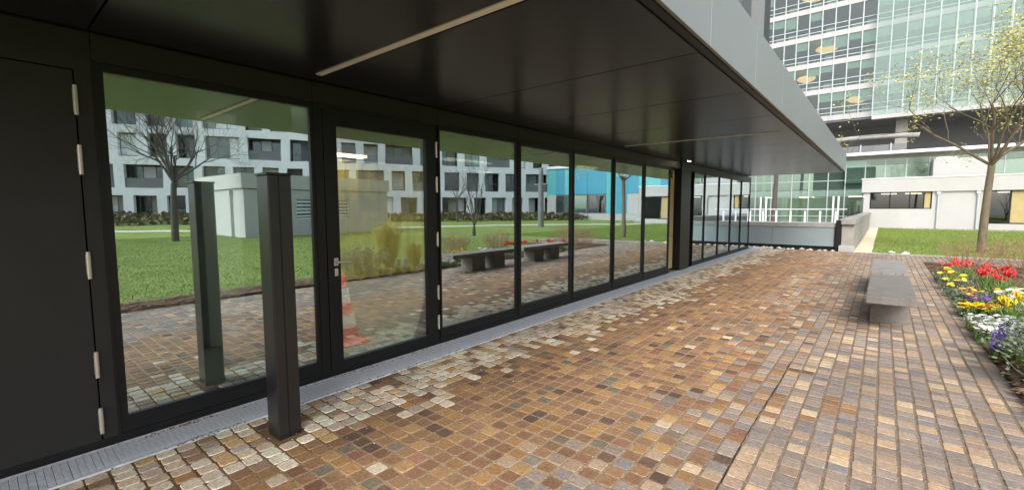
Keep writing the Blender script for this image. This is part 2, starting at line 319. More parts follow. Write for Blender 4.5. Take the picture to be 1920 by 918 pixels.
# ------------------------------------------------------------------ paving with setts
pav = struct('pavement', MB(), 'joint')
mb = MB(); prof = [(-3.49, -.0065), (-2.95, -.0060), (-2.6, -.0035), (-1.5, -.003), (-0.7, -.0040), (0.93, -.0048)]
for i in range(len(prof)-1):
    (xa, za), (xb, zb) = prof[i], prof[i+1]
    mb.quad((xa, -6, za), (xb, -6, zb), (xb, 19.25, zb), (xa, 19.25, za))
mb.quad((0.93, 17.1, -.012), (5.2, 17.1, -.012), (5.2, 19.2, -.012), (0.93, 19.2, -.012))
part('joint_sand', mb, 'joint', pav)
PX, PY = 0.1195, 0.1085
def sett_mesh(seed, rnd, gx, gy):
    """one stone: octagon outline, worn rim, slightly domed top"""
    r = random.Random(seed); hx, hy = PX/2-gx, PY/2-gy; c = rnd
    ol = [(-hx+c, -hy), (hx-c, -hy), (hx, -hy+c), (hx, hy-c), (hx-c, hy), (-hx+c, hy), (-hx, hy-c), (-hx, -hy+c)]
    ol = [(x+r.uniform(-.0022, .0022), y+r.uniform(-.0022, .0022)) for x, y in ol]
    tz = r.uniform(-.001, .001)
    v = [(x, y, -.05) for x, y in ol]+[(x, y, -.006) for x, y in ol]+[(x*.93, y*.93, tz+r.uniform(-.0005, .0005)) for x, y in ol]
    f = [(i, (i+1) % 8, 8+(i+1) % 8, 8+i) for i in range(8)]+[(8+i, 8+(i+1) % 8, 16+(i+1) % 8, 16+i) for i in range(8)]+[tuple(range(16, 24))]
    return v, f
protoL = [sett_mesh(i, .013, .0060, .0055) for i in range(10)]
protoM = [sett_mesh(20+i, .009, .0062, .0058) for i in range(10)]
protoR = [sett_mesh(40+i, .006, .0072, .0042) for i in range(10)]
pmesh = {}
for key, pr in (('L', protoL), ('M', protoM), ('R', protoR)):
    for i, (v, f) in enumerate(pr):
        b = MB(); b.add(v, f); pmesh[key, i] = b.mesh('paver', 'paver')
def vnoise(x, y, s, sd):
    ix, iy = math.floor(x/s), math.floor(y/s); fx, fy = x/s-ix, y/s-iy
    def h(a, b): return random.Random(a*7919+b*104729+sd).random()
    fx = fx*fx*(3-2*fx); fy = fy*fy*(3-2*fy)
    return (h(ix, iy)*(1-fx)+h(ix+1, iy)*fx)*(1-fy)+(h(ix, iy+1)*(1-fx)+h(ix+1, iy+1)*fx)*fy
def pick(tab):
    t = random.random()*sum(w for w, _ in tab)
    for w, c in tab:
        t -= w
        if t <= 0: return c
    return tab[-1][1]
PALE = [(5, (.70, .60, .47)), (3, (.58, .46, .34)), (2, (.42, .35, .29)), (1.2, (.50, .34, .17)), (.8, (.30, .20, .13))]
BROWN = [(5.5, (.24, .135, .072)), (3.5, (.19, .102, .058)), (1.3, (.10, .060, .045)), (3.0, (.31, .175, .075)), (.8, (.38, .23, .10)), (.9, (.16, .13, .095)), (.15, (.50, .41, .31)), (.8, (.25, .125, .080))]
GREYS = [(5.2, (.250, .205, .175)), (3.4, (.195, .170, .158)), (2.6, (.36, .26, .18)), (1.6, (.46, .32, .19)), (.6, (.52, .39, .26)), (1.6, (.28, .205, .155)), (.3, (.17, .17, .172))]
def tone(x, y):
    e1 = -2.86+0.45*(vnoise(x, y, .45, 3)-.5)+.25*(vnoise(x, y, .15, 5)-.5)+(.12 if y > 4 else 0)
    if x < e1-.06: z, c = 'L', pick(PALE if random.random() < .9 else BROWN)
    else:
        t = (x+1.55)/1.35+.7*(vnoise(x, y, .7, 9)-.5)     # 0 brown .. 1 grey
        if random.random() < t: c = pick(GREYS)
        else: c = pick(BROWN)
        if random.random() < max(0, .42-(x-e1)*1.1): c = pick(PALE)
        z = 'M' if x < -1.0 else 'R'
        if x < -3.0: z = 'L'
    k = random.uniform(.86, 1.14)*(0.9+.25*vnoise(x, y, 1.3, 11))
    k *= 1.22 if z != 'R' else 1.06
    wm = (1.05, .93, .78) if (z == 'M' and c in BROWN) else (1, 1, 1)
    return z, tuple(min(.85, q*k*w_) for q, w_ in zip(c, wm))
st = []
CW = [.098]*5+[.1122]*35; nx = len(CW); CX = [-3.485+sum(CW[:k])+CW[k]/2 for k in range(nx)]; ny = int(19.2/PY)+14
camp = Vector((0, 0, 1.55))
for i in range(nx):
    for j in range(-14, ny-14):
        x = CX[i]; y = PY*(j+.5)
        if y > 19.2: continue
        if -3.27 < x < -3.0 and 1.2 < y < 1.42: continue        # the post stands here
        st.append((x, y, i, j))
def shown(x, y):
    d = Vector((x, y, 0))-camp; z = d.dot(fw)
    if z < .3: return -1
    px = 960+841*d.dot(r2)/z; py = 459-841*d.dot(u2)/z
    return -1 if not (-15 < px < 1935 and py < 930) else 1/d.length**2*(1.55/d.length)
st.sort(key=lambda q: -shown(q[0], q[1]))
fv, ff, fc = [], [], []
for k, (x, y, i, j) in enumerate(st):
    z, c = tone(x, y); r = random.random
    jx, jy = (r()-.5)*.004, (r()-.5)*.004; dz = (r()-.5)*(.004 if z == 'L' else .0025); rot = (r()-.5)*(.07 if z == 'L' else .03)
    if z == 'L': jy *= 1.8
    if k < 300:
        o = link('paver', pmesh[z, random.randrange(10)], pav, (x+jx, y+jy, dz)); o.rotation_euler = ((r()-.5)*.02, (r()-.5)*.02, rot); o.color = (*c, 1); o.scale = (CW[i]/PX, 1, 1)
    else:
        v, f = {'L': protoL, 'M': protoM, 'R': protoR}[z][random.randrange(10)]
        if y > 9: f = f[8:]
        o_ = len(fv); cr, sr = math.cos(rot), math.sin(rot); tx, ty = (r()-.5)*.02, (r()-.5)*.02
        kx = CW[i]/PX; fv += [(x+jx+a*kx*cr-b*sr, y+jy+a*kx*sr+b*cr, dz+q+a*tx+b*ty) for a, b, q in v]; ff += [tuple(t+o_ for t in q) for q in f]; fc += [(*c, 1)]*len(f)
for i in range(36):                                              # side path setts
    for j in range(19):
        x = .93+PX*(i+.5); y = 17.15+PY*(j+.5); z, c = tone(.5, y); v, f = protoR[random.randrange(10)]; o_ = len(fv)
        fv += [(x+a, y+b, q) for a, b, q in v]; ff += [tuple(t+o_ for t in q) for q in f]; fc += [(*c, 1)]*len(f)
me = bpy.data.meshes.new('setts'); me.from_pydata(fv, [], ff); me.materials.append(MT['paver_far'])
at = me.attributes.new('tone', 'FLOAT_COLOR', 'FACE'); at.data.foreach_set('color', np.array(fc, dtype=np.float32).ravel())
tag(link('setts', me, pav), kind='stuff')
# dark crack along the joint
mb = MB(); pts = []
y = 2.2
while y < 5.2:
    pts.append((CX[26]-CW[26]/2+.006*math.sin(y*3.1)+random.uniform(-.003, .003), y)); y += .06
for a, b in zip(pts, pts[1:]):
    w = .002+.004*random.random()**2; mb.quad((a[0]-w, a[1], .0018), (a[0]+w, a[1], .0018), (b[0]+w, b[1], .0018), (b[0]-w, b[1], .0018))
part('crack', mb, 'gap', pav)
# crumbs of grit
mb = MB()
for k in range(110):
    x, y = (random.uniform(-3.4, .9), random.uniform(.6, 9)) if k % 2 else (random.uniform(-3.4, -2.3), random.uniform(.9, 3.5)); s_ = random.uniform(.0015, .005)
    mb.add([(x-s_, y-s_, 0), (x+s_, y-s_*.6, 0), (x+s_*.7, y+s_, 0), (x-s_, y+s_*.8, 0), (x, y, s_*1.3)], [(0, 1, 4), (1, 2, 4), (2, 3, 4), (3, 0, 4)])
tag(link('grit', mb.mesh('grit', 'stone')), 'pale crumbs of grit scattered over the brown setts', 'grit', kind='stuff')

# ------------------------------------------------------------------ drain channel
dr = empty('drain_channel', (-3.67, 9, 0), 'long galvanised slotted drain channel along the foot of the glass front', 'drain')
part('channel_bed', B(-3.825, -3.492, -4, 19.2, -.06, -.006), 'drainpit', dr)
part('edge_rail', B(-3.830, -3.815, -4, 19.2, -.03, .006), 'galv', dr); part('edge_rail', B(-3.503, -3.488, -4, 19.2, -.03, .006), 'galv', dr)
slm = MB().box(-.152, .152, -.0160, .0160, -.006, .004).mesh('grate_slat', 'galv')
rest = MB(); cnt = 0; y = .1
ys = [.1+.0345*k for k in range(-100, 555)]
near = [y for y in ys if y > .2][:300]
for y in ys:
    if y in near:
        o = link('grate_slat', slm, dr, (-3.659+3.67, y-9+random.uniform(-.001, .001), random.uniform(-.0008, .0008)))
    else: rest.box(-3.811, -3.507, y-.0160, y+.0160, -.006, .004)
tag(part('grate_slats', rest, 'galv', dr), kind='stuff')
# dirt crumbs on the drain edge and along the frame foot
mb = MB()
for k in range(420):
    y = random.choice([random.gauss(.95, .12), random.uniform(.3, 9), random.gauss(2.6, .5)]); x = random.choice([random.gauss(-3.50, .012), random.gauss(-3.80, .015)]); s_ = random.uniform(.003, .009)
    mb.add([(x-s_, y-s_, .004), (x+s_, y-s_*.6, .004), (x+s_*.7, y+s_, .004), (x-s_, y+s_*.8, .004), (x, y, .004+s_*.8)], [(0, 1, 4), (1, 2, 4), (2, 3, 4), (3, 0, 4)])
tag(link('leaf_litter', mb.mesh('leaf_litter', 'chip')), 'brown leaf crumbs caught along the edges of the drain', 'litter', kind='stuff')

# ------------------------------------------------------------------ pavilion
pv = empty('pavilion_building', (X0, 8, 0), 'black glazed pavilion with a deep metal canopy along the paved terrace', 'building')
YB = [0.55, 1.95, 3.36, 4.79, 6.20, 7.60, 9.00, 10.45]
# base and header
part('base_sill', B(-3.95, -3.842, -4, 10.45, -.05, .055), 'black', pv)
part('base_sill', B(-3.95, -3.842, 12.12, 18.6, -.05, .055), 'black', pv)
hy = [-8, -.9, .55, 1.95, 3.36, 4.79, 6.2, 7.6, 9.0, 10.45, 11.75, 13.1, 14.5, 15.9, 17.25, 18.6]
for a, b in zip(hy, hy[1:]):
    part('header_panel', B(-3.90, -3.838, a+.002, b-.002, 2.475, 2.632), 'header', pv, bevel=.002)
part('header_backing', B(-4.0, -3.895, -8, 18.6, 2.44, 2.66), 'gap', pv)
part('header_drip', B(-3.842, -3.826, .56, 10.45, 2.462, 2.474), 'steel' if False else 'header', pv)
# service door on the left
part('wall_panel', B(-3.95, -3.848, -8, -.62, .055, 2.475), 'doorpaint', pv)
part('door_frame', MB().box(-3.95, -3.846, .468, .552, .055, 2.475).box(-3.95, -3.846, -.62, .468, 2.395, 2.475).box(-3.95, -3.9, -.62, .468, .055, 2.395), 'doorpaint', pv)
sdoor = tag(part('door', B(-3.90, -3.843, -.60, .460, .035, 2.388), 'doorpaint', pv, bevel=.002), 'plain brown black service door with no glass')
for z0, z1 in ((2.12, 2.30), (1.76, 1.94), (1.11, 1.28), (.47, .64), (.10, .27)):
    h_ = MB(); h_.tube([(-3.832, .464, z0), (-3.832, .464, z1)], .011, 10); h_.box(-3.843, -3.836, .452, .476, z0+.02, z1-.02)
    for q in (z0+(z1-z0)*.36, z0+(z1-z0)*.64): h_.tube([(-3.832, .464, q-.003), (-3.832, .464, q+.003)], .0125, 10)
    part('hinge', h_, 'steel', sdoor)
def window(y0, y1, zb=.17, zt=2.41, m='glass', sash=False, jl=.04, jr=.04, label=None, base=.055, top=2.475, panex=-3.868):
    w = MB()
    w.box(-3.93, -3.848, y0+.002, y0+jl, base, top); w.box(-3.93, -3.848, y1-jr, y1-.002, base, top)
    w.box(-3.93, -3.850, y0+jl, y1-jr, base, zb); w.box(-3.93, -3.850, y0+jl, y1-jr, zt, top)
    w.box(-3.846, -3.838, y0-.006, y0+.006, base, top)
    wi = part('window', w, 'black', pv)
    if label: wi['label'] = label
    part('glass_pane', B(panex-.012, panex, y0+jl-.01, y1-jr+.01, zb-.01, zt+.01), m, wi)
    if sash:
        s_ = MB(); t = .022; a, b = y0+jl+.002, y1-jr-.002
        for q in ((a, a+t, zb+.002, zt-.002), (b-t, b, zb+.002, zt-.002), (a+t, b-t, zb+.002, zb+t), (a+t, b-t, zt-t, zt-.002)):
            s_.box(-3.866, -3.843, q[0], q[1], q[2], q[3])
        part('sash', s_, 'header', wi)
    return wi
window(.552, 1.955, label='large window left of the free standing post', jl=.05, jr=.03)
# glazed entrance door 1.95 .. 3.36
part('door_frame', MB().box(-3.95, -3.846, 1.957, 2.035, .055, 2.475).box(-3.95, -3.846, 3.335, 3.358, .055, 2.475).box(-3.95, -3.846, 2.035, 3.335, 2.43, 2.475).box(-3.846, -3.838, 3.350, 3.366, .0, 2.475), 'black', pv)
gd = tag(part('door', MB().box(-3.90, -3.840, 2.042, 2.165, .03, 2.425).box(-3.90, -3.840, 3.195, 3.328, .03, 2.425).box(-3.90, -3.840, 2.165, 3.195, .03, .13).box(-3.90, -3.840, 2.165, 3.195, 2.285, 2.425), 'black', pv, bevel=.002), 'tall glazed door with steel lever handle and four visible hinges')
part('glass_pane', B(-3.880, -3.868, 2.160, 3.200, .125, 2.29), 'glass_clear', gd)
for z0, z1 in ((2.10, 2.27), (1.72, 1.89), (1.12, 1.28), (.52, .68), (.18, .34)):
    h_ = MB(); h_.tube([(-3.830, 3.331, z0), (-3.830, 3.331, z1)], .010, 10); h_.box(-3.840, -3.834, 3.320, 3.342, z0+.02, z1-.02)
    part('hinge', h_, 'steel', gd)
h_ = MB(); h_.box(-3.840, -3.832, 2.098, 2.138, 1.025, 1.095); h_.tube([(-3.832, 2.118, 1.06), (-3.785, 2.118, 1.06), (-3.780, 2.128, 1.06), (-3.780, 2.235, 1.055)], .0095, 10)
part('handle', h_, 'steel', gd, bevel=.002)
h_ = MB(); h_.box(-3.840, -3.832, 2.101, 2.135, .930, 1.000); h_.tube([(-3.832, 2.118, .965), (-3.824, 2.118, .965)], .011, 12)
part('lock', h_, 'steel', gd, bevel=.004)
for a in YB[1:2]+YB[3:]+[13.1, 14.5, 15.9, 17.25]:
    part('mullion_fin', B(-4.16, -3.932, a-.03, a+.03, .0, 2.6), 'fin', pv)
for k in range(2, 7):
    a, b = YB[k], YB[k+1]
    window(a, b, sash=k in (3, 5), m='glass')
# far group past the recess
FY = [12.12, 13.1, 14.5, 15.9, 17.25, 18.6]
for a, b in zip(FY, FY[1:]): window(a, b, zb=.11, zt=2.44, jl=.02, jr=.02)
part('end_wall', B(-10.6, -3.95, 18.5, 18.58, .0, 2.62), 'int_wall', pv)
# recess with tan leaf and black pillar
part('recess_panel', B(-4.9, -4.8, 10.45, 12.2, 0, 2.6), 'tan', pv)
part('recess_leaf', B(-4.02, -3.97, 10.47, 11.02, .85, 2.44), 'tan', pv); part('recess_leaf', B(-4.02, -3.97, 10.47, 11.02, .06, .84), 'tan', pv)
part('camera_bracket', MB().box(-3.97, -3.90, 10.62, 10.72, 2.30, 2.40).tube([(-3.93, 10.67, 2.30), (-3.90, 10.70, 2.24)], .02, 8), 'black', pv)
part('pillar', B(-4.15, -3.80, 11.05, 11.72, 0, 2.64), 'black', pv, bevel=.004)
part('pillar_return', B(-4.9, -4.1, 11.72, 12.12, 0, 2.6), 'gap', pv)
# interior shell
part('interior_floor', B(-10.6, -3.95, -4, 18.5, -.10, -.005), 'int_floor', pv)
for j in range(16):
    for i in range(3):
        part('ceiling_panel', B(-10.6+2.2*i+.005, -8.4+2.2*i-.005, -4+1.415*j+.005, -4+1.415*(j+1)-.005, 2.60, 2.62), 'int_ceil', pv)
part('ceiling_void', B(-10.7, -3.95, -4, 18.6, 2.625, 2.70), 'gap', pv)
part('back_wall', B(-10.7, -10.6, -4, 18.5, 0, 2.7), 'int_wall', pv); part('side_wall', B(-10.6, -3.95, -4.1, -4.0, 0, 2.62), 'int_wall', pv)
part('partition_wall', B(-10.6, -4.6, .30, .42, 0, 2.6), 'int_wall', pv)
part('interior_column', B(-6.05, -5.68, 1.62, 2.0, 0, 2.6), 'int_col', pv, bevel=.01)
part('interior_column', B(-6.05, -5.68, 8.9, 9.3, 0, 2.6), 'int_col', pv, bevel=.01)
for (x, y, lx, ly) in ((-5.2, 3.9, .10, .5), (-7.2, 7.2, .12, 1.3), (-6.0, 10.2, .12, 1.2), (-8.2, 4.6, .12, 1.2), (-6.5, 13.2, .12, 1.2), (-6.2, 16.2, .12, 1.2), (-9.0, 9.2, .12, 1.4)):
    part('ceiling_lamp', B(x-lx, x+lx, y-ly/2, y+ly/2, 2.555, 2.598), 'lampwarm', pv)
for k in range(12):  # added lamp row, out of view, to brighten the room and the cone
    part('ceiling_lamp', B(-4.50, -4.25, .7+1.5*k, 1.8+1.5*k, 2.57, 2.598), 'lampfill', pv)
for x in (-5.6, -5.95):
    t = MB()
    for q in (-.07, .07): t.box(x+q-.008, x+q+.008, 5.2, 10.2, 2.28, 2.33)
    for k in range(16): t.box(x-.06, x+.06, 5.3+.32*k, 5.33+.32*k, 2.285, 2.295)
    for yy in (5.6, 7.4, 9.2): t.tube([(x, yy, 2.29), (x, yy, 2.6)], .005, 5)
    part('cable_tray', t, 'tray', pv)
# canopy
part('canopy_core', B(-3.9, -1.04, -8, 17.74, 2.70, 3.14), 'gap', pv)
part('canopy_roof', B(-3.9, -1.013, -8, 17.76, 3.145, 3.175), 'fascia', pv)
sy = [.54+1.415*k for k in range(-6, 13)]; sy = [q for q in sy if q < 17.7]+[17.76]
for a, b in zip(sy, sy[1:]):
    part('soffit_panel', B(-3.836, -1.072, a+.0055, b-.0055, 2.640, 2.668), 'soffit', pv, bevel=.003)
    part('fascia_panel', B(-1.012, -.987, a+.003, b-.003, 2.662, 3.207), 'fascia', pv, bevel=.002)
part('shadow_gap', B(-1.069, -1.014, -8, 17.72, 2.676, 2.70), 'gap', pv)
part('drip_edge', B(-1.067, -1.014, -8, 17.72, 2.652, 2.664), 'black', pv)
part('end_fascia', B(-3.836, -1.015, 17.764, 17.785, 2.662, 3.207), 'fascia', pv)
def lin(y, x0, x1, m='offwhite', w=.026): return part('linear_light', B(x0, x1, y-w, y+w, 2.632, 2.646), m, pv)
lin(1.905, -3.62, -1.25); lin(7.56, -3.62, -1.2, w=.013)
sp_ = part('downlight', MB().lathe(-3.62, 11.0, [(.035, 2.6395), (.055, 2.637), (.055, 2.646)], 16), 'steel', pv)
part('lamp', MB().lathe(-3.62, 11.0, [(.0, 2.636), (.034, 2.6365), (.034, 2.6385)], 16), 'lampspot', sp_)
# upper storey above the canopy
part('upper_wall', B(-9, -1.34, -8, 6.78, 3.18, 7.5), 'black', pv)
for yy in (6.10, 4.9, 3.5): part('window_fin', B(-1.34, -1.22, yy, yy+.14, 3.19, 7.4), 'fascia', pv)
part('upper_corner', B(-1.34, -1.26, 6.44, 6.79, 3.19, 7.48), 'black', pv)
part('upper_pane', B(-1.345, -1.33, 5.06, 6.08, 3.4, 7.3), 'glass_dark', pv)

# curtain folds inside
cu = empty('curtain', (-8.6, 6.3, 0), 'yellow floor length curtain seen through the glass door', 'curtain')
mb = MB(); n = 220; vv = []
for i in range(n+1):
    y = 4.2+4.6*i/n; x = -8.6+.07*math.sin(y*17)+.03*math.sin(y*41); vv += [(x, y, .03), (x, y, 2.5)]
mb.add(vv, [(2*i, 2*i+2, 2*i+3, 2*i+1) for i in range(n)]); part('cloth', mb, 'curtain', cu, smooth=True)
part('curtain_rail', B(-8.66, -8.54, 4.1, 8.9, 2.5, 2.54), 'steel', cu)
# traffic cone inside the door
cn = empty('traffic_cone', (-4.72, 2.68, 0), 'orange and white striped traffic cone just inside the glazed door', 'cone')
def cr(z): return .165-(.165-.022)*(z-.03)/.77
part('base_plate', B(-4.93, -4.51, 2.47, 2.89, 0, .03), 'cone', cn, bevel=.01)
for nm, z0, z1, m_ in (('cone_body', .03, .20, 'cone'), ('reflective_band', .20, .35, 'conew'), ('cone_body', .35, .49, 'cone'), ('reflective_band', .49, .64, 'conew'), ('cone_tip', .64, .80, 'cone')):
    part(nm, MB().lathe(-4.72, 2.68, [(cr(z0), z0), (cr(z1), z1)]+([(0, z1)] if z1 > .79 else []), 24), m_, cn, smooth=True)

# ------------------------------------------------------------------ post, bench
po = empty('steel_post', (-3.135, 1.31, 0), 'waist high square black steel post standing on the setts before the glass', 'post')
part('shaft', B(-3.225, -3.050, 1.235, 1.385, -.05, 1.765), 'postpaint', po, bevel=.006)
part('cap', B(-3.232, -3.043, 1.228, 1.392, 1.765, 1.780), 'postpaint', po, bevel=.004)
part('weld_strip', B(-3.050, -3.0465, 1.300, 1.306, 0, 1.76), 'black', po)
for k, (ya, yb) in enumerate(((7.08, 9.42), (9.74, 12.1))):
    be = empty('stone_bench', (.14, (ya+yb)/2, 0), ['dark stone slab bench nearest the camera beside the flower bed', 'dark stone slab bench standing directly behind the nearer one'][k], 'bench', 'stone benches along the flower bed')
    part('seat_slab', B(-.115, .365, ya, yb, .355, .450), ['bench', 'bench_light'][k], be, bevel=.008)
    for a, b in ((ya+.55, ya+1.0), (yb-1.0, yb-.55)) if k else ((ya+.68, ya+1.15), (yb-.85, yb-.45)):
        part('support_block', B(-.075, .325, a, b, -.01, .353), 'bench', be, bevel=.008)
    for xx in (.02, .20, .29): part('clamp', B(xx, xx+.018, ya-.004, ya+.05, .375, .452), 'bench', be)

# ------------------------------------------------------------------ ramp wall, panel, rail
rp = empty('ramp_barrier', (-2.6, 19.6, 0), 'grey green panel barrier with pale coping across the end of the paving', 'barrier')
for i in range(2): part('panel', B(-5.2+1.95*i+.004, -5.2+1.95*(i+1)-.004, 19.58, 19.64, .14, .82), 'panel', rp)
part('coping', B(-5.3, -1.28, 19.55, 19.80, .825, .975), 'concrete', rp)
part('foot_gap', B(-5.3, -1.28, 19.66, 19.76, -.3, .82), 'gap', rp)
part('end_plate', B(-1.275, -1.12, 19.50, 19.9, -.05, 1.07), 'black', rp)
cw = empty('concrete_wall', (-.93, 30, 0), 'long low concrete wall running beside the pebble strip to the white building', 'wall')
for a in range(8):
    part('wall_block', B(-1.10, -.76, 19.62+2.95*a+.004, 19.62+2.95*(a+1)-.004, -.2, .93), 'concrete', cw)
    part('coping_stone', B(-1.17, -.72, 19.50+2.97*a+.006, 19.50+2.97*(a+1)-.006, .935, 1.13), 'concrete', cw, bevel=.01)
part('footing', B(-1.16, -.70, 19.40, 19.615, -.05, .20), 'conc_pale', cw, bevel=.01)
st_ = MB()
rs = random.Random(4)
def rock(mb, x, y, z, s, r=rs):
    n = 6; v = [(x+s*r.uniform(.7, 1.2)*math.cos(6.283*k/n), y+s*r.uniform(.7, 1.2)*math.sin(6.283*k/n), z+s*.25*r.random()) for k in range(n)]+[(x+r.uniform(-.2, .2)*s, y, z+s*r.uniform(.45, .8)), (x, y, z-s*.2)]
    mb.add(v, [(k, (k+1) % n, n) for k in range(n)]+[((k+1) % n, k, n+1) for k in range(n)])
for k in range(70): rock(st_, rs.uniform(-4.6, -3.2) if k < 52 else rs.uniform(-3.2, -1.3), rs.uniform(19.1, 19.5), 0, rs.uniform(.03, .1))
tag(link('white_stones', st_.mesh('white_stones', 'stone')), 'loose white stones lying under the grey panel at the paving end', 'stones', kind='stuff')
pb = MB()
for k in range(5000):
    y = 19.35+23*rs.random()**1.6; rock(pb, rs.uniform(-.69, -.27), y, -.012, rs.uniform(.03, .06)*(1+.02*(y-19)))
tag(link('pebbles', pb.mesh('pebbles', 'pebble')), 'tan and pink pebble strip between the concrete wall and the lawn', 'pebbles', kind='stuff')
struct('pebble_bed', B(-.74, -.24, 19.37, 43, -.05, -.001), 'pebble')
bo = empty('edging_stone', (.35, 19.55, 0), 'low white stone lying on the lawn edge behind the benches', 'stone')
q = MB(); rock(q, .25, 19.6, 0, .13); rock(q, .62, 19.5, 0, .16); part('stone', q, 'stone', bo)
# ramp down
struct('ramp', MB().quad((-14, 19.8, -.3), (-1.1, 19.8, -.3), (-1.1, 60, -2.2), (-14, 60, -2.2)).quad((-14, 19.3, -.05), (-1.1, 19.3, -.05), (-1.1, 19.82, -.4), (-14, 19.82, -.4)), 'asphalt')
rl = empty('ramp_railing', (-3.2, 24, 0), 'white railing with posts beyond the grey panel', 'railing')
for x in (-4.42, -3.87, -3.3, -2.74, -2.18, -1.62, -4.97, -5.5): part('rail_post', B(x-.01, x+.06, 23.97, 24.03, -.4, 1.37), 'white_trim', rl)
part('top_rail', B(-7, -1.2, 23.97, 24.02, 1.43, 1.465), 'white_trim', rl); part('middle_rail', B(-7, -1.2, 23.98, 24.02, 1.13, 1.16), 'mullion', rl)
part('lower_rail', B(-7, -1.2, 23.98, 24.02, .85, .88), 'mullion', rl)

# ------------------------------------------------------------------ low white building
lb = empty('low_white_building', (5, 43.5, 0), 'low white rendered building with ribbon window behind the lawn', 'building')
Y = 43.5
def wall_open(xs, xe, z0, z1, ops, y0, y1, m, parent, name='wall'):
    """wall slab with rectangular openings (x0,x1,za,zb)"""
    w = MB(); cuts = sorted(ops); x = xs
    for (a, b, c, d) in cuts:
        if a > x: w.box(x, a, y0, y1, z0, z1)
        if c > z0: w.box(a, b, y0, y1, z0, c)
        if d < z1: w.box(a, b, y0, y1, d, z1)
        x = b
    if x < xe: w.box(x, xe, y0, y1, z0, z1)
    return part(name, w, m, parent)
wall_open(-1.22, 11.3, -.1, 2.62, [(-.84, 2.6, 1.39, 2.62-.001), (5.3, 10.9, .40, 2.619)], Y, Y+.3, 'white_wall', lb)
part('wall', B(-1.22, -.92, Y+.3, Y+9, -.1, 2.62), 'white_wall', lb); part('wall', B(11.0, 11.3, Y+.3, Y+9, -.1, 2.62), 'white_wall', lb)
part('fascia', B(-1.36, 11.45, Y-.14, Y+.34, 2.625, 3.60), 'white_wall', lb)
part('coping', B(-1.40, 11.50, Y-.18, Y+.38, 3.603, 3.67), 'white_trim', lb)
part('roof', B(-1.3, 11.3, Y+.3, Y+9, 2.64, 2.9), 'conc_pale', lb)
part('upper_block', B(2.6, 5.3, Y+.9, Y+6, 2.9, 4.95), 'white_wall', lb)
for k, xx in enumerate((2.92, 4.88)): part('downpipe', MB().tube([(xx, Y-.07, .02), (xx, Y-.07, 2.62)], .06, 10).box(xx-.11, xx+.11, Y-.14, Y, 2.42, 2.6), 'mullion', lb)
wf = MB(); wf.box(-.84, 2.6, Y+.05, Y+.12, 1.39, 1.45); wf.box(-.84, 2.6, Y+.05, Y+.12, 2.56, 2.62)
for xx in (-.84, .28, 1.38, 2.14, 2.53): wf.box(xx, xx+.07, Y+.05, Y+.12, 1.45, 2.56)
wi = part('window', wf, 'black', lb)
for a, b in ((-.77, .28), (.35, 1.38), (1.45, 2.14)): part('glass_pane', B(a, b, Y+.08, Y+.09, 1.45, 2.56), 'glass_dark', wi)
part('side_panel', B(2.21, 2.53, Y+.08, Y+.09, 1.45, 2.56), 'tan', wi)
wf = MB(); wf.box(5.3, 10.9, Y+.05, Y+.14, .40, .48); wf.box(5.3, 10.9, Y+.05, Y+.14, 2.55, 2.62)
for xx in (5.3, 6.33, 7.9, 9.2, 10.82): wf.box(xx, xx+.09, Y+.05, Y+.14, .48, 2.55)
wi = part('window', wf, 'black', lb)
part('glass_pane', B(5.39, 6.33, Y+.09, Y+.10, .48, 2.55), 'glass_dark', wi)
for a, b in ((6.42, 7.9), (7.99, 9.2)): part('tan_blind', B(a, b, Y+.09, Y+.10, .48, 2.55), 'tan', wi)
part('glass_pane', B(9.29, 10.82, Y+.09, Y+.10, .48, 2.55), 'glass_dark', wi)
part('back_wall', B(-.9, 11, Y+5, Y+5.1, 0, 2.6), 'int_wall', lb); part('floor', B(-.9, 11, Y+.3, Y+5, .0, .02), 'int_floor', lb)
for x in (-.2, 1.2, 6): part('ceiling_lamp', B(x, x+.9, Y+1.5, Y+1.8, 2.50, 2.56), 'lampwarm', lb)

# ------------------------------------------------------------------ green glass atrium behind
ga = empty('glass_atrium', (-5, 47, 0), 'two storey green glass hall between the pavilion and the office tower', 'building')
Y = 47
cols = [-13.2, -11.9, -10.6, -9.3, -8.0, -6.41, -5.13, -3.78, -2.6, -1.37]
for a, b in zip(cols, cols[1:]):
    part('lower_pane', B(a+.04, b-.04, Y, Y+.03, -2.5, 2.42), 'glass_green', ga)
    part('band_pane', B(a+.02, b-.02, Y-.02, Y+.02, 2.44, 3.02), 'glass_skin', ga)
    part('upper_pane', B(a+.02, b-.02, Y, Y+.03, 3.04, 5.28), 'glass_green', ga)
for a in cols: part('mullion', B(a-.035, a+.035, Y-.06, Y+.05, -2.5, 5.3), 'mullion', ga)
for a in (-8.75, -8.3, -3.3, -2.95): part('door_post', B(a-.06, a+.06, Y-.5, Y-.4, -2.5, 2.45), 'white_trim', ga)
for a in (-8.75, -5.05): part('column', B(a-.13, a+.13, Y+.5, Y+.8, -2.5, 5.3), 'white_trim', ga)
part('transom', B(-13.2, -1.37, Y-.03, Y+.05, 3.72, 3.78), 'mullion', ga); part('transom', B(-13.2, -1.37, Y-.04, Y+.05, 2.425, 2.445), 'mullion', ga)
up_ = [-2.57, -1.3, -.06, 1.2, 2.5, 3.8, 5.1, 6.4, 7.7, 9.0]
YU = 46.6
for a, b in zip(up_, up_[1:]):
    part('clerestory_pane', B(a+.02, b-.02, YU, YU+.03, 3.5, 4.86), 'glass_green', ga); part('clerestory_band', B(a+.02, b-.02, YU-.02, YU+.02, 4.88, 5.34), 'glass_skin', ga)
    part('mullion', B(a-.03, a+.03, YU-.05, YU+.05, 3.5, 5.34), 'mullion', ga)
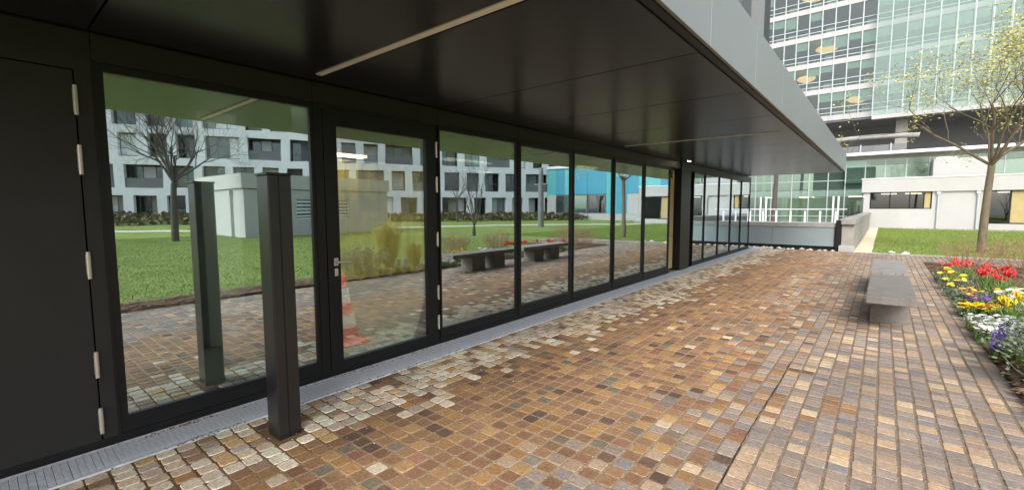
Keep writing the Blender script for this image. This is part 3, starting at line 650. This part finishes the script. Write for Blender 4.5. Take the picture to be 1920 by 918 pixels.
for a in (-1.36, 4.9): part('column', B(a-.07, a+.07, YU+.2, YU+.4, 3.3, 5.34), 'white_trim', ga)
part('roof_edge', B(-14, 9.05, YU-1.0, YU+9, 5.62, 5.84), 'white_trim', ga); part('ceiling', B(-14, 9.05, YU+.05, YU+9, 5.36, 5.60), 'office_ceil', ga)
part('floor_slab', B(-14, -1.3, Y+.05, Y+8, 2.5, 2.95), 'conc_pale', ga); part('back_wall', B(-14, 9.05, YU+8.5, YU+8.7, -2.5, 5.4), 'office_dark', ga)
part('yellow_wall', B(-7.6, -3.2, Y+3, Y+3.1, -2.5, 2.45), 'curtain', ga); part('timber_wall', B(-3.1, -1.4, Y+3, Y+3.1, -2.5, 2.45), 'tan', ga)
part('side_wall', B(-1.3, -1.1, Y+.1, Y+8, -2.5, 5.3), 'conc_pale', ga)
for x in (-9, -6, -2.4): part('ceiling_lamp', B(x, x+1.1, Y+1.4, Y+1.7, 2.38, 2.46), 'lampwarm', ga)
for x in (-4, 3, 8): part('ceiling_lamp', B(x, x+1.1, Y+1.4, Y+1.7, 5.25, 5.33), 'lampwhite', ga)

# ------------------------------------------------------------------ office tower
tw = empty('office_tower', (0, 80, 0), 'tall office tower with white floor bands and pale green glass skin', 'building')
Y = 80; XC = [-29.0+1.55*k for k in range(40)]; XC = [q-.02 for q in XC]; F0, FH = 13.9, 3.9; NF = 7
XS = -1.9
XC = [XS+1.55*k for k in range(-18, 20)]
rw = random.Random(21)
pm, sm_, bm_, km = {}, {}, {}, {}
def shared(name, key, mbf, m, loc):
    if key not in pm: pm[key] = mbf().mesh(name, m)
    return link(name, pm[key], tw, loc)
for f in range(NF):
    z0 = F0+FH*f
    part('floor_slab', B(XC[0], XC[-1], Y+.2, Y+9, z0+.1, z0+.6), 'office_ceil', tw)
    tr = MB()
    for zz in (z0+1.05, z0+1.75): tr.box(XC[0], XC[-1], Y-.05, Y+.02, zz, zz+.09)
    part('transom', tr, 'mullion', tw)
    for i, (a, b) in enumerate(zip(XC, XC[1:])):
        shared('spandrel_panel', 'sp', lambda: B(.03, 1.52, -.10, .05, 0, .72), 'spandrel', (a, 0, z0))
        shared('glass_pane', 'gp', lambda: B(.04, 1.51, .0, .02, .72, 3.9), 'glass_far', (a, 0, z0))
        if rw.random() < (.5 if a < XS else .75):
            h = rw.choice([.9, 1.15, 1.15, 1.6]); shared('roller_blind', ('bl', h), lambda: B(.08, 1.47, .10, .12, 3.9-h, 3.9), 'blind', (a, 0, z0))
        if rw.random() < .5: shared('desk_block', ('dk', i % 3), lambda: B(.2+.1*(i % 3), 1.3, .5, 1.0, .72, 1.25+.15*(i % 3)), 'office_ceil', (a, 0, z0))
        if a >= XS-.01: shared('outer_pane', 'op', lambda: MB().quad((.03, -1.0, -.05), (1.52, -1.0, -.05), (1.52, -1.0, 3.80), (.03, -1.0, 3.80)), 'glass_skin', (a, 0, z0))
    for (xl, w) in {0: [(-4.9, 2.4)], 1: [(-11.2, 2.4)], 2: [(-9.0, 2.8)], 4: [(-11.0, 3.2), (7.5, 3)], 3: [(8.6, 2.2)], 5: [(4, 3)]}.get(f, []):
        o_ = part('ceiling_lamp', MB().lathe(xl+w/2, Y+1.9, [(0, z0+2.35), (w*.22, z0+2.45), (w*.42, z0+2.7), (w*.52, z0+2.95), (w*.42, z0+3.2), (0, z0+3.35)], 20), 'lampoff', tw, smooth=True)
for k, a in enumerate(XC):
    shared('mullion', 'mu', lambda: B(-.06, .06, -.18, .02, 0, NF*FH), 'mullion', (a, 0, F0))
    if a >= XS-.01: shared('skin_fin', 'fi', lambda: B(-.04, .04, -1.06, -.98, 0, NF*FH-.1), 'mullion', (a, 0, F0-.05))
part('inner_wall', B(XC[0], XC[-1], Y+6.5, Y+6.7, F0, F0+NF*FH), 'office_dark', tw)
part('skin_ledge', B(XS, XC[-1], Y-1.05, Y-.12, F0-.55, F0-.06), 'spandrel', tw)
part('underside', B(XC[0], XC[-1], Y+.05, Y+22, F0-.25, F0-.01), 'louvre', tw)
part('rear_wall', B(XC[0], XC[-1], Y+9.0, Y+9.1, 9.0, F0-.26), 'rear', tw)
for x in (.7, 13, -12, 25): part('column', B(x, x+1.25, Y+1.0, Y+2.0, 0, F0-.26), 'concrete', tw)
part('roof', B(XC[0], XC[-1], Y-.1, Y+22, F0+NF*FH, F0+NF*FH+.5), 'spandrel', tw)
part('base_block', B(XC[0], XC[-1], Y+8.5, Y+8.9, 0, 9.0), 'office_dark', tw)
tb = empty('curved_tube_roof', (-3, 64, 7), 'grey curved tubular roof edge under the office tower', 'roof')
mb = MB(); mb.tube([(-11+1.5*k, 64, 8.9+.05*k-.02*(k-5)**2) for k in range(10)], .26, 12); part('tube', mb, 'concrete', tb, smooth=True)
part('screen_panel', B(-11, 1.5, 64.2, 64.4, 4, 8.3), 'louvre', tb)
for x in (-5.2, -2.4, .2): part('screen_post', B(x, x+.12, 64.05, 64.19, 4, 8.4), 'mullion', tb)

# ------------------------------------------------------------------ white housing block seen in the reflections
hb = empty('white_apartment_block', (49.4, 12.5, 0), 'white apartment block of deep framed loggias across the lawn', 'building', rz=math.atan2(.864, -.503))
s0, s1 = -34, 46.5
lpart('podium', B(s0, s1, -12, .3, -.1, .35), 'conc_pale', hb)
ra = random.Random(13)
for f in range(5):
    zb = 2.85+3.1*f; lpart('floor_band', B(s0, s1, -.55, 0, zb, zb+.78), 'white_far', hb)
    lpart('loggia_floor', B(s0, s1, -10, -.55, zb+.3, zb+.6), 'conc_pale', hb)
    z0 = .35 if f == 0 else zb-3.1+.78; z1 = zb; s = s0
    while s < s1-.3:
        pw = ra.choice([.75, .85, .85]); pw = min(pw, s1-s); lpart('pier', B(s, s+pw, -.6, -.004, z0, z1), 'white_far', hb); s += pw
        ow = ra.choice([1.6, 1.6, 2.0, 3.2])
        if s+ow > s1-.5: ow = max(0, s1-.7-s)
        if ow > .5:
            fr = MB(); dz = ra.choice([-.7, -1.6, -1.6]); n_ = max(1, round(ow/1.2))
            for k in range(n_+1): fr.box(s+ow*k/n_-.04, s+ow*k/n_+.04, dz-.05, dz+.03, z0, z1)
            fr.box(s, s+ow, dz-.05, dz+.03, z0, z0+.15); fr.box(s, s+ow, dz-.05, dz+.03, z1-.1, z1)
            w_ = lpart('window', fr, 'louvre', hb)
            for k in range(n_):
                m_ = ra.choice(['glass_dark', 'glass_dark', 'glass_dark', 'glass_dark', 'louvre', 'white_trim', 'blind', 'int_wall']) ; lpart('pane', B(s+ow*k/n_+.04, s+ow*(k+1)/n_-.04, dz-.02, dz, z0+.15, z1-.1), m_, w_)
            if f > 0 and dz < -1:
                r_ = MB(); r_.box(s, s+ow, -.12, -.08, z0+.95, z0+1.0)
                if ow > 3: r_.box(s, s+ow, -.11, -.09, z0, z0+.95)
                lpart('balcony_rail', r_, 'louvre', hb)
        s += ow
lpart('inner_wall', B(s0, s1, -4.6, -4.4, .3, 16.2), 'office_dark', hb)
lpart('end_wall', B(s1, s1+.4, -12, .0, -.1, 16.3), 'white_far', hb); lpart('end_wall', B(s0-.4, s0, -12, .0, -.1, 16.3), 'white_far', hb)
lpart('roof_slab', B(s0-.5, s1+.5, -12, .1, 16.05, 16.5), 'white_far', hb)
# turquoise hall
tq = empty('turquoise_building', (18, 50, 0), 'turquoise and blue panelled building between the white blocks', 'building')
cs = ['turq_a', 'turq_b', 'turq_c']
for nme, c in zip(cs, ((.10, .40, .44), (.05, .29, .42), (.13, .46, .49))): MT[nme] = mat(nme, c, .35, 0, .06, .6)
rt_ = random.Random(5); x = 9.2; k = 0
while x < 26:
    w = rt_.choice([1.4, 2.0, 2.6]); m_ = cs[(k*2+rt_.randrange(2)) % 3]
    part('cladding_panel', B(x+.01, x+w-.01, 50, 50.1, 3.2, 6.6), m_, tq)
    kind = rt_.random()
    if kind < .45:
        wq = part('window', MB().box(x+.05, x+.13, 49.98, 50.1, .8, 3.15).box(x+w-.13, x+w-.05, 49.98, 50.1, .8, 3.15).box(x+.13, x+w-.13, 49.98, 50.1, 3.05, 3.15).box(x+.13, x+w-.13, 49.98, 50.1, .8, .9), 'louvre', tq)
        part('pane', B(x+.13, x+w-.13, 50.03, 50.05, .9, 3.05), rt_.choice(['glass_dark', 'glass_green']), wq)
    else: part('cladding_panel', B(x+.01, x+w-.01, 50.02, 50.12, .8, 3.18), m_ if kind < .8 else 'white_wall', tq)
    x += w; k += 1
part('core', B(9.2, 27, 50.9, 60, 0, 6.5), 'office_dark', tq); part('plinth', B(9.2, 27, 49.9, 50.9, -.1, .78), 'conc_pale', tq); part('roof_edge', B(9.12, 27.3, 49.8, 60, 6.62, 6.95), 'white_trim', tq)
# small white pavilion in the lawn
sw = empty('small_white_building', (18, 9.2, 0), 'small white flat roofed building in the lawn with louvred window', 'building')
wall = MB()
def wallx(x0, x1, y0, y1, z0, z1, ops):      # -X facing wall, openings along y
    w = MB(); y = y0
    for (a, b, c, d) in ops:
        w.box(x0, x1, y, a, z0, z1); w.box(x0, x1, a, b, z0, c); w.box(x0, x1, a, b, d, z1); y = b
    w.box(x0, x1, y, y1, z0, z1); return w
part('wall', wallx(18, 18.25, 9.2, 18, -.1, 2.55, [(11.9, 13.2, .95, 2.1), (13.9, 15.2, .95, 2.1)]), 'white_wall', sw)
part('wall', B(18.25, 25, 9.2, 9.45, -.1, 2.55), 'white_wall', sw); part('wall', B(18.25, 25, 17.75, 18, -.1, 2.55), 'white_wall', sw)
part('fascia', B(17.9, 25.1, 9.1, 18.1, 2.60, 3.38), 'white_wall', sw); part('shadow_joint', B(17.98, 25.02, 9.18, 18.02, 2.55, 2.60), 'louvre', sw)
part('downpipe', MB().tube([(19.6, 9.12, 0), (19.6, 9.12, 2.55)], .06, 8).box(19.5, 19.7, 9.03, 9.2, 2.3, 2.5), 'mullion', sw)
for a, b in ((11.9, 13.2), (13.9, 15.2)):
    fr = MB().box(18.08, 18.16, a, a+.06, .95, 2.1).box(18.08, 18.16, b-.06, b, .95, 2.1).box(18.08, 18.16, a, b, .95, 1.0).box(18.08, 18.16, a, b, 2.05, 2.1)
    w_ = part('window', fr, 'white_trim', sw); part('pane', B(18.14, 18.15, a+.06, b-.06, 1.0, 2.05), 'glass_dark', w_)
    for k in range(5): part('louvre_slat', B(18.02, 18.06, a+.03, b-.03, 1.08+.2*k, 1.14+.2*k), 'white_trim', w_)

# ------------------------------------------------------------------ vegetation
def branches(seed, base, trunk_h, trunk_r, spread, levels, nb, upward=.35, wob=.12, taper=.62, lenf=.72, split_at=.5, lean=(0, 0), first_len=None):
    r = random.Random(seed); mb = MB(); tips = []
    def grow(p, d, L, rad, lv):
        n = 5 if lv < 2 else 3; wb = wob*.10 if lv == 0 else wob; pts = [p]; rr = [rad]; q = p.copy(); dd = d.copy(); nodes_ = []
        for i in range(n):
            dd = (dd+Vector((r.gauss(0, wb), r.gauss(0, wb), r.gauss(0, wb)+upward*.12))).normalized(); q = q+dd*L/n; pts.append(q.copy()); rr.append(rad*(1-(1-taper)*(i+1)/n)); nodes_.append((q.copy(), dd.copy(), rr[-1]))
        mb.tube(pts, rr, 8 if lv == 0 else (5 if lv < 3 else 3), cap=False)
        if lv >= levels-2: tips.extend((a, b) for a, b, _ in nodes_)
        if lv >= levels: return
        for k in range(nb[min(lv, len(nb)-1)]):
            i = min(n-1, int(n*(split_at if lv else .82)+r.random()*n*(1-split_at)))
            bp, bd, br = nodes_[i]; a = r.uniform(0, 6.283)
            side = bd.cross(Vector((math.cos(a), math.sin(a), .2))).normalized()
            nd = (bd*(1-spread*r.uniform(.6, 1.1))+side*spread*r.uniform(.8, 1.3)+Vector((0, 0, upward*r.random()))).normalized()
            grow(bp, nd, (first_len if lv == 0 and first_len else L*lenf)*r.uniform(.7, 1.1), br*r.uniform(.4, .62), lv+1)
    grow(Vector(base), Vector((lean[0], lean[1], 1)).normalized(), trunk_h, trunk_r, 0)
    return mb, tips
def leaves(seed, tips, n, size, sc=.18, flat=.5):
    r = random.Random(seed); mb = MB()
    for k in range(n):
        p, d = tips[r.randrange(len(tips))]; c = p+Vector((r.gauss(0, sc), r.gauss(0, sc), r.gauss(0, sc)))
        a = Vector((r.gauss(0, 1), r.gauss(0, 1), r.gauss(0, flat))).normalized(); b = a.cross(Vector((r.gauss(0, 1), r.gauss(0, 1), r.gauss(0, 1)))).normalized(); s_ = size*r.uniform(.5, 1.3)
        mb.add([c-a*s_, c+b*s_*.5, c+a*s_, c-b*s_*.5], [(0, 1, 2, 3)])
    return mb
def tree(name, label, base, seed, bark, leafspec=None, cat='tree', **kw):
    t = empty(name, base, label, cat); mb, tips = branches(seed, base, **kw)
    part('trunk', mb, bark, t, smooth=True)
    if leafspec:
        n, size, sc, m_ = leafspec; part('crown', leaves(seed+1, tips, n, size, sc), m_, t)
    return t
tree('lawn_tree', 'young tree with sparse yellow green spring leaves on the lawn before the white building', (2.60, 21.6, 0), 3, 'bark', (7500, .045, .11, 'leaf'), trunk_h=2.9, trunk_r=.12, spread=.6, levels=5, nb=[7, 4, 4, 3, 2], upward=.5, first_len=2.3, lenf=.76, taper=.75, lean=(0, 0))
tree('bare_tree', 'bare wide crowned tree standing alone in the lawn', (18.1, 6.2, 0), 8, 'bark_dark', None, trunk_h=2.75, trunk_r=.17, spread=.55, levels=5, nb=[9, 6, 5, 4, 3], upward=.45, first_len=2.3, lenf=.72, taper=.7)
tree('multi_stem_shrub', 'small bare multi stemmed tree near the benches', (9.9, 18, 0), 12, 'bark_dark', None, trunk_h=.5, trunk_r=.10, spread=.38, levels=4, nb=[7, 4, 3, 3], upward=.6, first_len=2.2, lenf=.6)
tree('bare_tree', 'bare tree glimpsed behind the far end of the canopy', (-6.6, 40, -.3), 31, 'bark_dark', None, trunk_h=5.5, trunk_r=.2, spread=.55, levels=4, nb=[7, 5, 4, 3], upward=.3, first_len=3.2, lenf=.62)
for k, (x, y, s_) in enumerate(((40, 2, 5), (38, 16, 5), (28, 34, 5))):
    tree('garden_tree', ['bare garden tree left of the small white building', 'slim bare garden tree before the apartment block', 'bare garden tree near the corner of the apartment block'][k], (x, y, 0), 40+k, 'bark_dark', None, trunk_h=2.4, trunk_r=.12, spread=.5, levels=4, nb=[7, 4, 3, 3], upward=.5, first_len=2.2, lenf=.7)
gp = empty('grey_post', (13.6, 29.5, 0), 'thick grey post with a small crossbar rising from the far lawn', 'post')
part('shaft', MB().lathe(13.6, 29.5, [(.24, 0), (.21, 4.2), (.19, 4.7), (0, 4.72)], 14), 'louvre', gp, smooth=True); part('crossbar', B(13.0, 14.2, 29.4, 29.5, 3.35, 3.45), 'louvre', gp)
# hedge bank along the apartment block
r = random.Random(77); mb = MB(); u = Vector((-.503, .864, 0)); nn = Vector((-.864, -.503, 0)); o0 = Vector((49.4, 12.5, 0))
for k in range(9000):
    s_ = r.uniform(-30, 50); t_ = r.uniform(2.5, 6.0); h_ = (.35+.75*(1-abs(t_-4.0)/2.4))*(.7+.5*vnoise(s_, t_, 2.5, 1)); p = o0+u*s_+nn*t_+Vector((0, 0, r.uniform(.0, 1)**.5*h_)); a = Vector((r.gauss(0, 1), r.gauss(0, 1), r.gauss(0, 1))).normalized()*r.uniform(.1, .24); b = a.cross(Vector((r.random(), r.random(), r.random()))).normalized()*a.length
    mb.add([p-a, p-b, p+a, p+b], [(0, 1, 2, 3)])
tag(link('hedge', mb.mesh('hedge', 'hedge')), 'low brown green hedge in front of the white apartment block', 'hedge', kind='stuff')
# twiggy shrubs behind the flower bed
def twigs(name, label, x, y, rad, h, n, m_='twig', leaf=None, seed=1, cat='shrub', th=.004, group=None):
    r = random.Random(seed); t = empty(name, (x, y, 0), label, cat, group); mb = MB(); tips = []
    for k in range(n):
        a = r.uniform(0, 6.283); q = rad*r.random()**.6; p0 = Vector((x+.35*q*math.cos(a), y+.35*q*math.sin(a), 0)); hh = h*r.uniform(.55, 1.05)*(1-.3*(q/rad)**2)
        p2 = Vector((x+q*math.cos(a), y+q*math.sin(a), hh)); p1 = (p0+p2)/2+Vector((r.gauss(0, .04), r.gauss(0, .04), 0)); mb.tube([p0, p1, p2], [th, th*.8, th*.4], 3, cap=False); tips += [(p1, p2), (p2, p2)]
        for j in range(3):
            f_ = r.uniform(.35, .95); b0 = p1.lerp(p2, f_); b1 = b0+Vector((r.gauss(0, .09), r.gauss(0, .09), r.uniform(.03, .16)))*h*1.4; mb.tube([b0, b1], [th*.6, th*.3], 3, cap=False); tips.append((b1, b1))
    part('stems', mb, m_, t)
    if leaf: n_, s_, sc, lm = leaf; part('leaves', leaves(seed+5, tips, n_, s_, sc), lm, t)
    return t
twigs('twiggy_shrub', 'reddish bare twiggy shrub left of the tree trunk behind the tulips', 1.75, 16.2, .75, .75, 90, seed=1, leaf=(250, .02, .05, 'twig'))
twigs('twiggy_shrub', 'reddish bare twiggy shrub right of the tree trunk behind the tulips', 2.75, 16.4, .85, .85, 100, seed=2, leaf=(250, .02, .05, 'twig'))
twigs('twiggy_shrub', 'low reddish shrub in the bed beside the second bench', 1.75, 12.9, .35, .4, 45, seed=3, leaf=(350, .02, .04, 'twig'))
twigs('twiggy_shrub', 'reddish bare shrub beyond the bed, nearer the door in the mirrored view', 2.5, 9.6, .6, .8, 110, seed=6, leaf=(500, .022, .05, 'twig'))
twigs('twiggy_shrub', 'reddish bare shrub beyond the bed, mirrored above the second bench', 2.75, 11.9, .6, .75, 110, seed=7, leaf=(500, .022, .05, 'twig'))
twigs('rosemary_shrub', 'spiky grey green shrub at the bed edge mirrored in the door glass', 1.45, 5.75, .62, .62, 130, m_='leaf3', seed=4, leaf=(3500, .026, .045, 'leaf3'))
def grasses(name, label, x, y, rad, h, n, m_, seed, w=.008, cat='grass clump'):
    r = random.Random(seed); t = empty(name, (x, y, 0), label, cat); mb = MB()
    for k in range(n):
        a = r.uniform(0, 6.283); q = rad*.25*r.random(); hh = h*r.uniform(.5, 1.1); out = rad*r.uniform(.2, 1.1)
        p0 = Vector((x+q*math.cos(a), y+q*math.sin(a), 0)); p1 = p0+Vector((math.cos(a)*out*.35, math.sin(a)*out*.35, hh*.75)); p2 = p0+Vector((math.cos(a)*out, math.sin(a)*out, hh*r.uniform(.75, 1.0)))
        sdv = Vector((-math.sin(a), math.cos(a), 0))*w
        mb.add([p0-sdv, p0+sdv, p1+sdv, p1-sdv, p2], [(0, 1, 2, 3), (3, 2, 4)])
    part('leaves', mb, m_, t); return t
grasses('ornamental_grass', 'tall straw coloured ornamental grass in the bed mirrored in the door', 2.2, 6.9, .75, 1.35, 520, 'straw', 9, .007)
grasses('ornamental_grass', 'shorter straw coloured grass clump behind the rosemary', 1.6, 7.3, .45, .8, 260, 'straw', 10, .006)

# ------------------------------------------------------------------ flowers
def cup_mesh(m_, s=.03, h=.055, n=6):
    mb = MB()
    for k in range(n):
        a = 6.283*k/n; ca, sa = math.cos(a), math.sin(a); t = Vector((-sa, ca, 0))*s*.55; o = Vector((ca, sa, 0))
        b0 = Vector((0, 0, 0)); b1 = o*s*.9+Vector((0, 0, h*.5)); b2 = o*s*.75+Vector((0, 0, h))
        mb.add([b0, b1-t, b2, b1+t], [(0, 1, 2, 3)])
    return mb.mesh('blossom', m_)
def flat_mesh(m_, s=.025, n=7, centre=None):
    mb = MB(); v = [Vector((0, 0, .004))]
    for k in range(n):
        a = 6.283*k/n; ca, sa = math.cos(a), math.sin(a); t = Vector((-sa, ca, 0))*s*.38; o = Vector((ca, sa, 0))
        mb.add([(0, 0, .006), o*s*.6-t+Vector((0, 0, .010)), o*s+Vector((0, 0, .004)), o*s*.6+t+Vector((0, 0, .010))], [(0, 1, 2, 3)])
    return mb.mesh('blossom', m_)
def spike_mesh(m_, s=.03, h=.13):
    mb = MB(); r = random.Random(3)
    for k in range(46):
        z = h*k/46; a = k*2.4; q = s*(1-.45*z/h); c = Vector((q*.75*math.cos(a), q*.75*math.sin(a), z)); o = Vector((math.cos(a), math.sin(a), .2))*.014; t = Vector((-math.sin(a), math.cos(a), 0))*.008; u_ = Vector((0, 0, .008))
        mb.add([c-t, c+o+u_, c+t, c+o-u_], [(0, 1, 2, 3)])
    return mb.mesh('blossom', m_)
BM = {'red': cup_mesh('petal_red', .034, .065), 'coral': cup_mesh('petal_coral', .034, .06), 'ytulip': cup_mesh('petal_yellow', .028, .07), 'yellow': flat_mesh('petal_yellow', .044), 'orange': flat_mesh('petal_orange', .036),
      'gold': flat_mesh('petal_gold', .034), 'white': flat_mesh('petal_white', .021, 8), 'purple': flat_mesh('petal_purple', .032, 5), 'cream': flat_mesh('petal_cream', .04, 9), 'violet': spike_mesh('petal_violet')}
def clump(name, label, pts, h, kind, per=3, spread=.05, tall=False, leafm='leaf2', nl=60, ls=.03, cat='flowers', seed=1, lw=.006, hv=.12):
    r = random.Random(seed); cx = sum(p[0] for p in pts)/len(pts); cy = sum(p[1] for p in pts)/len(pts)
    t = empty(name, (cx, cy, 0), label, cat); lf = MB(); stm = MB()
    for (x, y) in pts:
        for k in range(per):
            bx, by = x+r.gauss(0, spread), y+r.gauss(0, spread*1.6); bh = h*(1+r.gauss(0, hv)); bx = max(bx, .90)
            o = link('blossom', BM[kind], t, (bx-cx, by-cy, bh)); o.rotation_euler = (r.gauss(0, .28)+.15, r.gauss(0, .28)-.1, r.uniform(0, 6.28)); q = r.uniform(.95, 1.5); o.scale = (q, q, q)
            stm.tube([(bx+r.gauss(0, .01), by, 0.0), (bx, by, bh+.004)], .0022, 3, cap=False)
        for k in range(nl):
            a = r.uniform(0, 6.28); q = r.random()*(spread*1.5+.05); px_, py_ = x+q*math.cos(a), y+1.3*q*math.sin(a)
            px_ = max(px_, .885)
            if tall:
                hh = h*r.uniform(.45, .95); o_ = Vector((math.cos(a), math.sin(a), 0))*hh*r.uniform(.1, .45); sd_ = Vector((-math.sin(a), math.cos(a), 0))*lw; p0 = Vector((px_, py_, 0))
                lf.add([p0-sd_*.6, p0+sd_*.6, p0+o_*.4+sd_+Vector((0, 0, hh*.6)), p0+o_*.4-sd_+Vector((0, 0, hh*.6)), p0+o_+Vector((0, 0, hh))], [(0, 1, 2, 3), (3, 2, 4)])
            else:
                c = Vector((px_, py_, h*r.uniform(.2, .95))); a_ = Vector((r.gauss(0, 1), r.gauss(0, 1), r.gauss(0, .5))).normalized()*ls*r.uniform(.6, 1.2); b_ = a_.cross(Vector((0.1, 0, 1))).normalized()*ls*.4
                lf.add([c-a_, c-b_, c+a_, c+b_], [(0, 1, 2, 3)])
    part('leaves', lf, leafm, t); tag(part('stems', stm, 'leaf2', t), kind='stuff')
    return t
clump('tulip_clump', 'red tulips at the back right of the flower bed', [(1.66, 11.22), (1.82, 11.99), (1.59, 11.02), (1.87, 12.57), (1.74, 11.29)], .34, 'red', 3, .06, True, seed=1, nl=40)
clump('tulip_clump', 'red tulips in the middle behind the yellow primroses', [(1.53, 11.93), (1.50, 11.44), (1.4, 11.02), (1.63, 12.65)], .34, 'red', 4, .055, True, seed=2, nl=45)
clump('tulip_clump', 'coral red tulips at the back left of the flower bed', [(1.29, 13.82), (1.26, 13.09), (1.38, 13.41), (1.49, 13.6), (1.04, 12.75)], .32, 'coral', 4, .06, True, seed=3, nl=40)
clump('primrose_clump', 'pale yellow primroses at the back left corner of the bed', [(.97, 11.64), (.99, 12.6), (1.05, 12.23), (1.22, 13.12), (1.19, 12.53), (1.27, 12.23), (1.14, 11.71), (.96, 10.72), (1.18, 13.5)], .20, 'yellow', 3, .05, seed=4, leafm='leaf3', nl=130)
clump('pansy_clump', 'orange pansies in front of the red tulips', [(1.07, 10.2), (1.16, 10.46), (1.17, 10.0), (1.28, 10.49), (1.45, 10.82)], .18, 'orange', 4, .05, seed=5, nl=110, leafm='leaf3')
clump('pansy_clump', 'dark purple pansies between the orange and golden flowers', [(1.04, 9.64), (1.08, 9.57), (1.15, 9.6), (1.24, 10.0), (1.27, 9.83)], .16, 'purple', 5, .05, seed=6, nl=90)
clump('primrose_clump', 'golden yellow primroses in a row behind the white flowers', [(.97, 8.98), (1.0, 8.87), (1.05, 9.01), (1.11, 9.11), (1.15, 8.95), (1.24, 9.25), (1.25, 9.0)], .15, 'gold', 6, .045, seed=7, nl=90)
clump('cream_flower_mound', 'round mound of cream white flowers at the right edge', [(1.59, 10.04), (1.57, 10.18), (1.64, 9.96), (1.6, 9.75), (1.52, 9.96)], .24, 'cream', 7, .06, seed=8, nl=60)
clump('tulip_clump', 'yellow tulips with long green leaves at the right edge', [(1.30, 8.55), (1.36, 8.75), (1.44, 8.9), (1.32, 8.4)], .28, 'ytulip', 3, .05, True, seed=9, nl=60, lw=.008)
clump('daisy_clump', 'carpet of small white flowers behind the violet hyacinths', [(.96, 7.95), (1.08, 7.85), (1.22, 8.1), (1.32, 8.0), (1.0, 7.55), (.97, 7.3), (1.06, 7.4), (1.19, 7.55), (1.33, 7.6), (1.45, 7.8)], .155, 'white', 26, .07, seed=10, nl=120, ls=.02)
clump('hyacinth_clump', 'violet blue hyacinths with bright green leaves at the front of the bed', [(1.05, 6.62), (1.09, 6.44)], .19, 'violet', 2, .03, True, seed=11, nl=150, lw=.005)
clump('hyacinth_clump', 'small violet hyacinth left of the larger pair', [(.96, 6.50)], .12, 'violet', 1, .01, True, seed=12, nl=60, lw=.004)
grasses('leafy_tuft', 'bright green leafy tuft at the near corner of the flowers', 1.03, 6.62, .22, .20, 260, 'leaf2', 14, .004, 'plant')
r = random.Random(50); mb = MB()
for k in range(5200):
    y = r.uniform(7.0, 14.4); wd = min(1.2, .45+.1*(y-7)); x = .90+wd*r.random(); c = Vector((x, y, r.uniform(.02, .085))); a = Vector((r.gauss(0, 1), r.gauss(0, 1), r.gauss(0, .6))).normalized()*r.uniform(.015, .035); b = a.cross(Vector((.1, 0, 1))).normalized()*a.length*.45
    mb.add([c-a, c-b, c+a, c+b], [(0, 1, 2, 3)])
tag(link('ground_leaves', mb.mesh('ground_leaves', 'leaf3')), 'mixed low green leaves filling the flower bed', 'ground cover', kind='stuff')
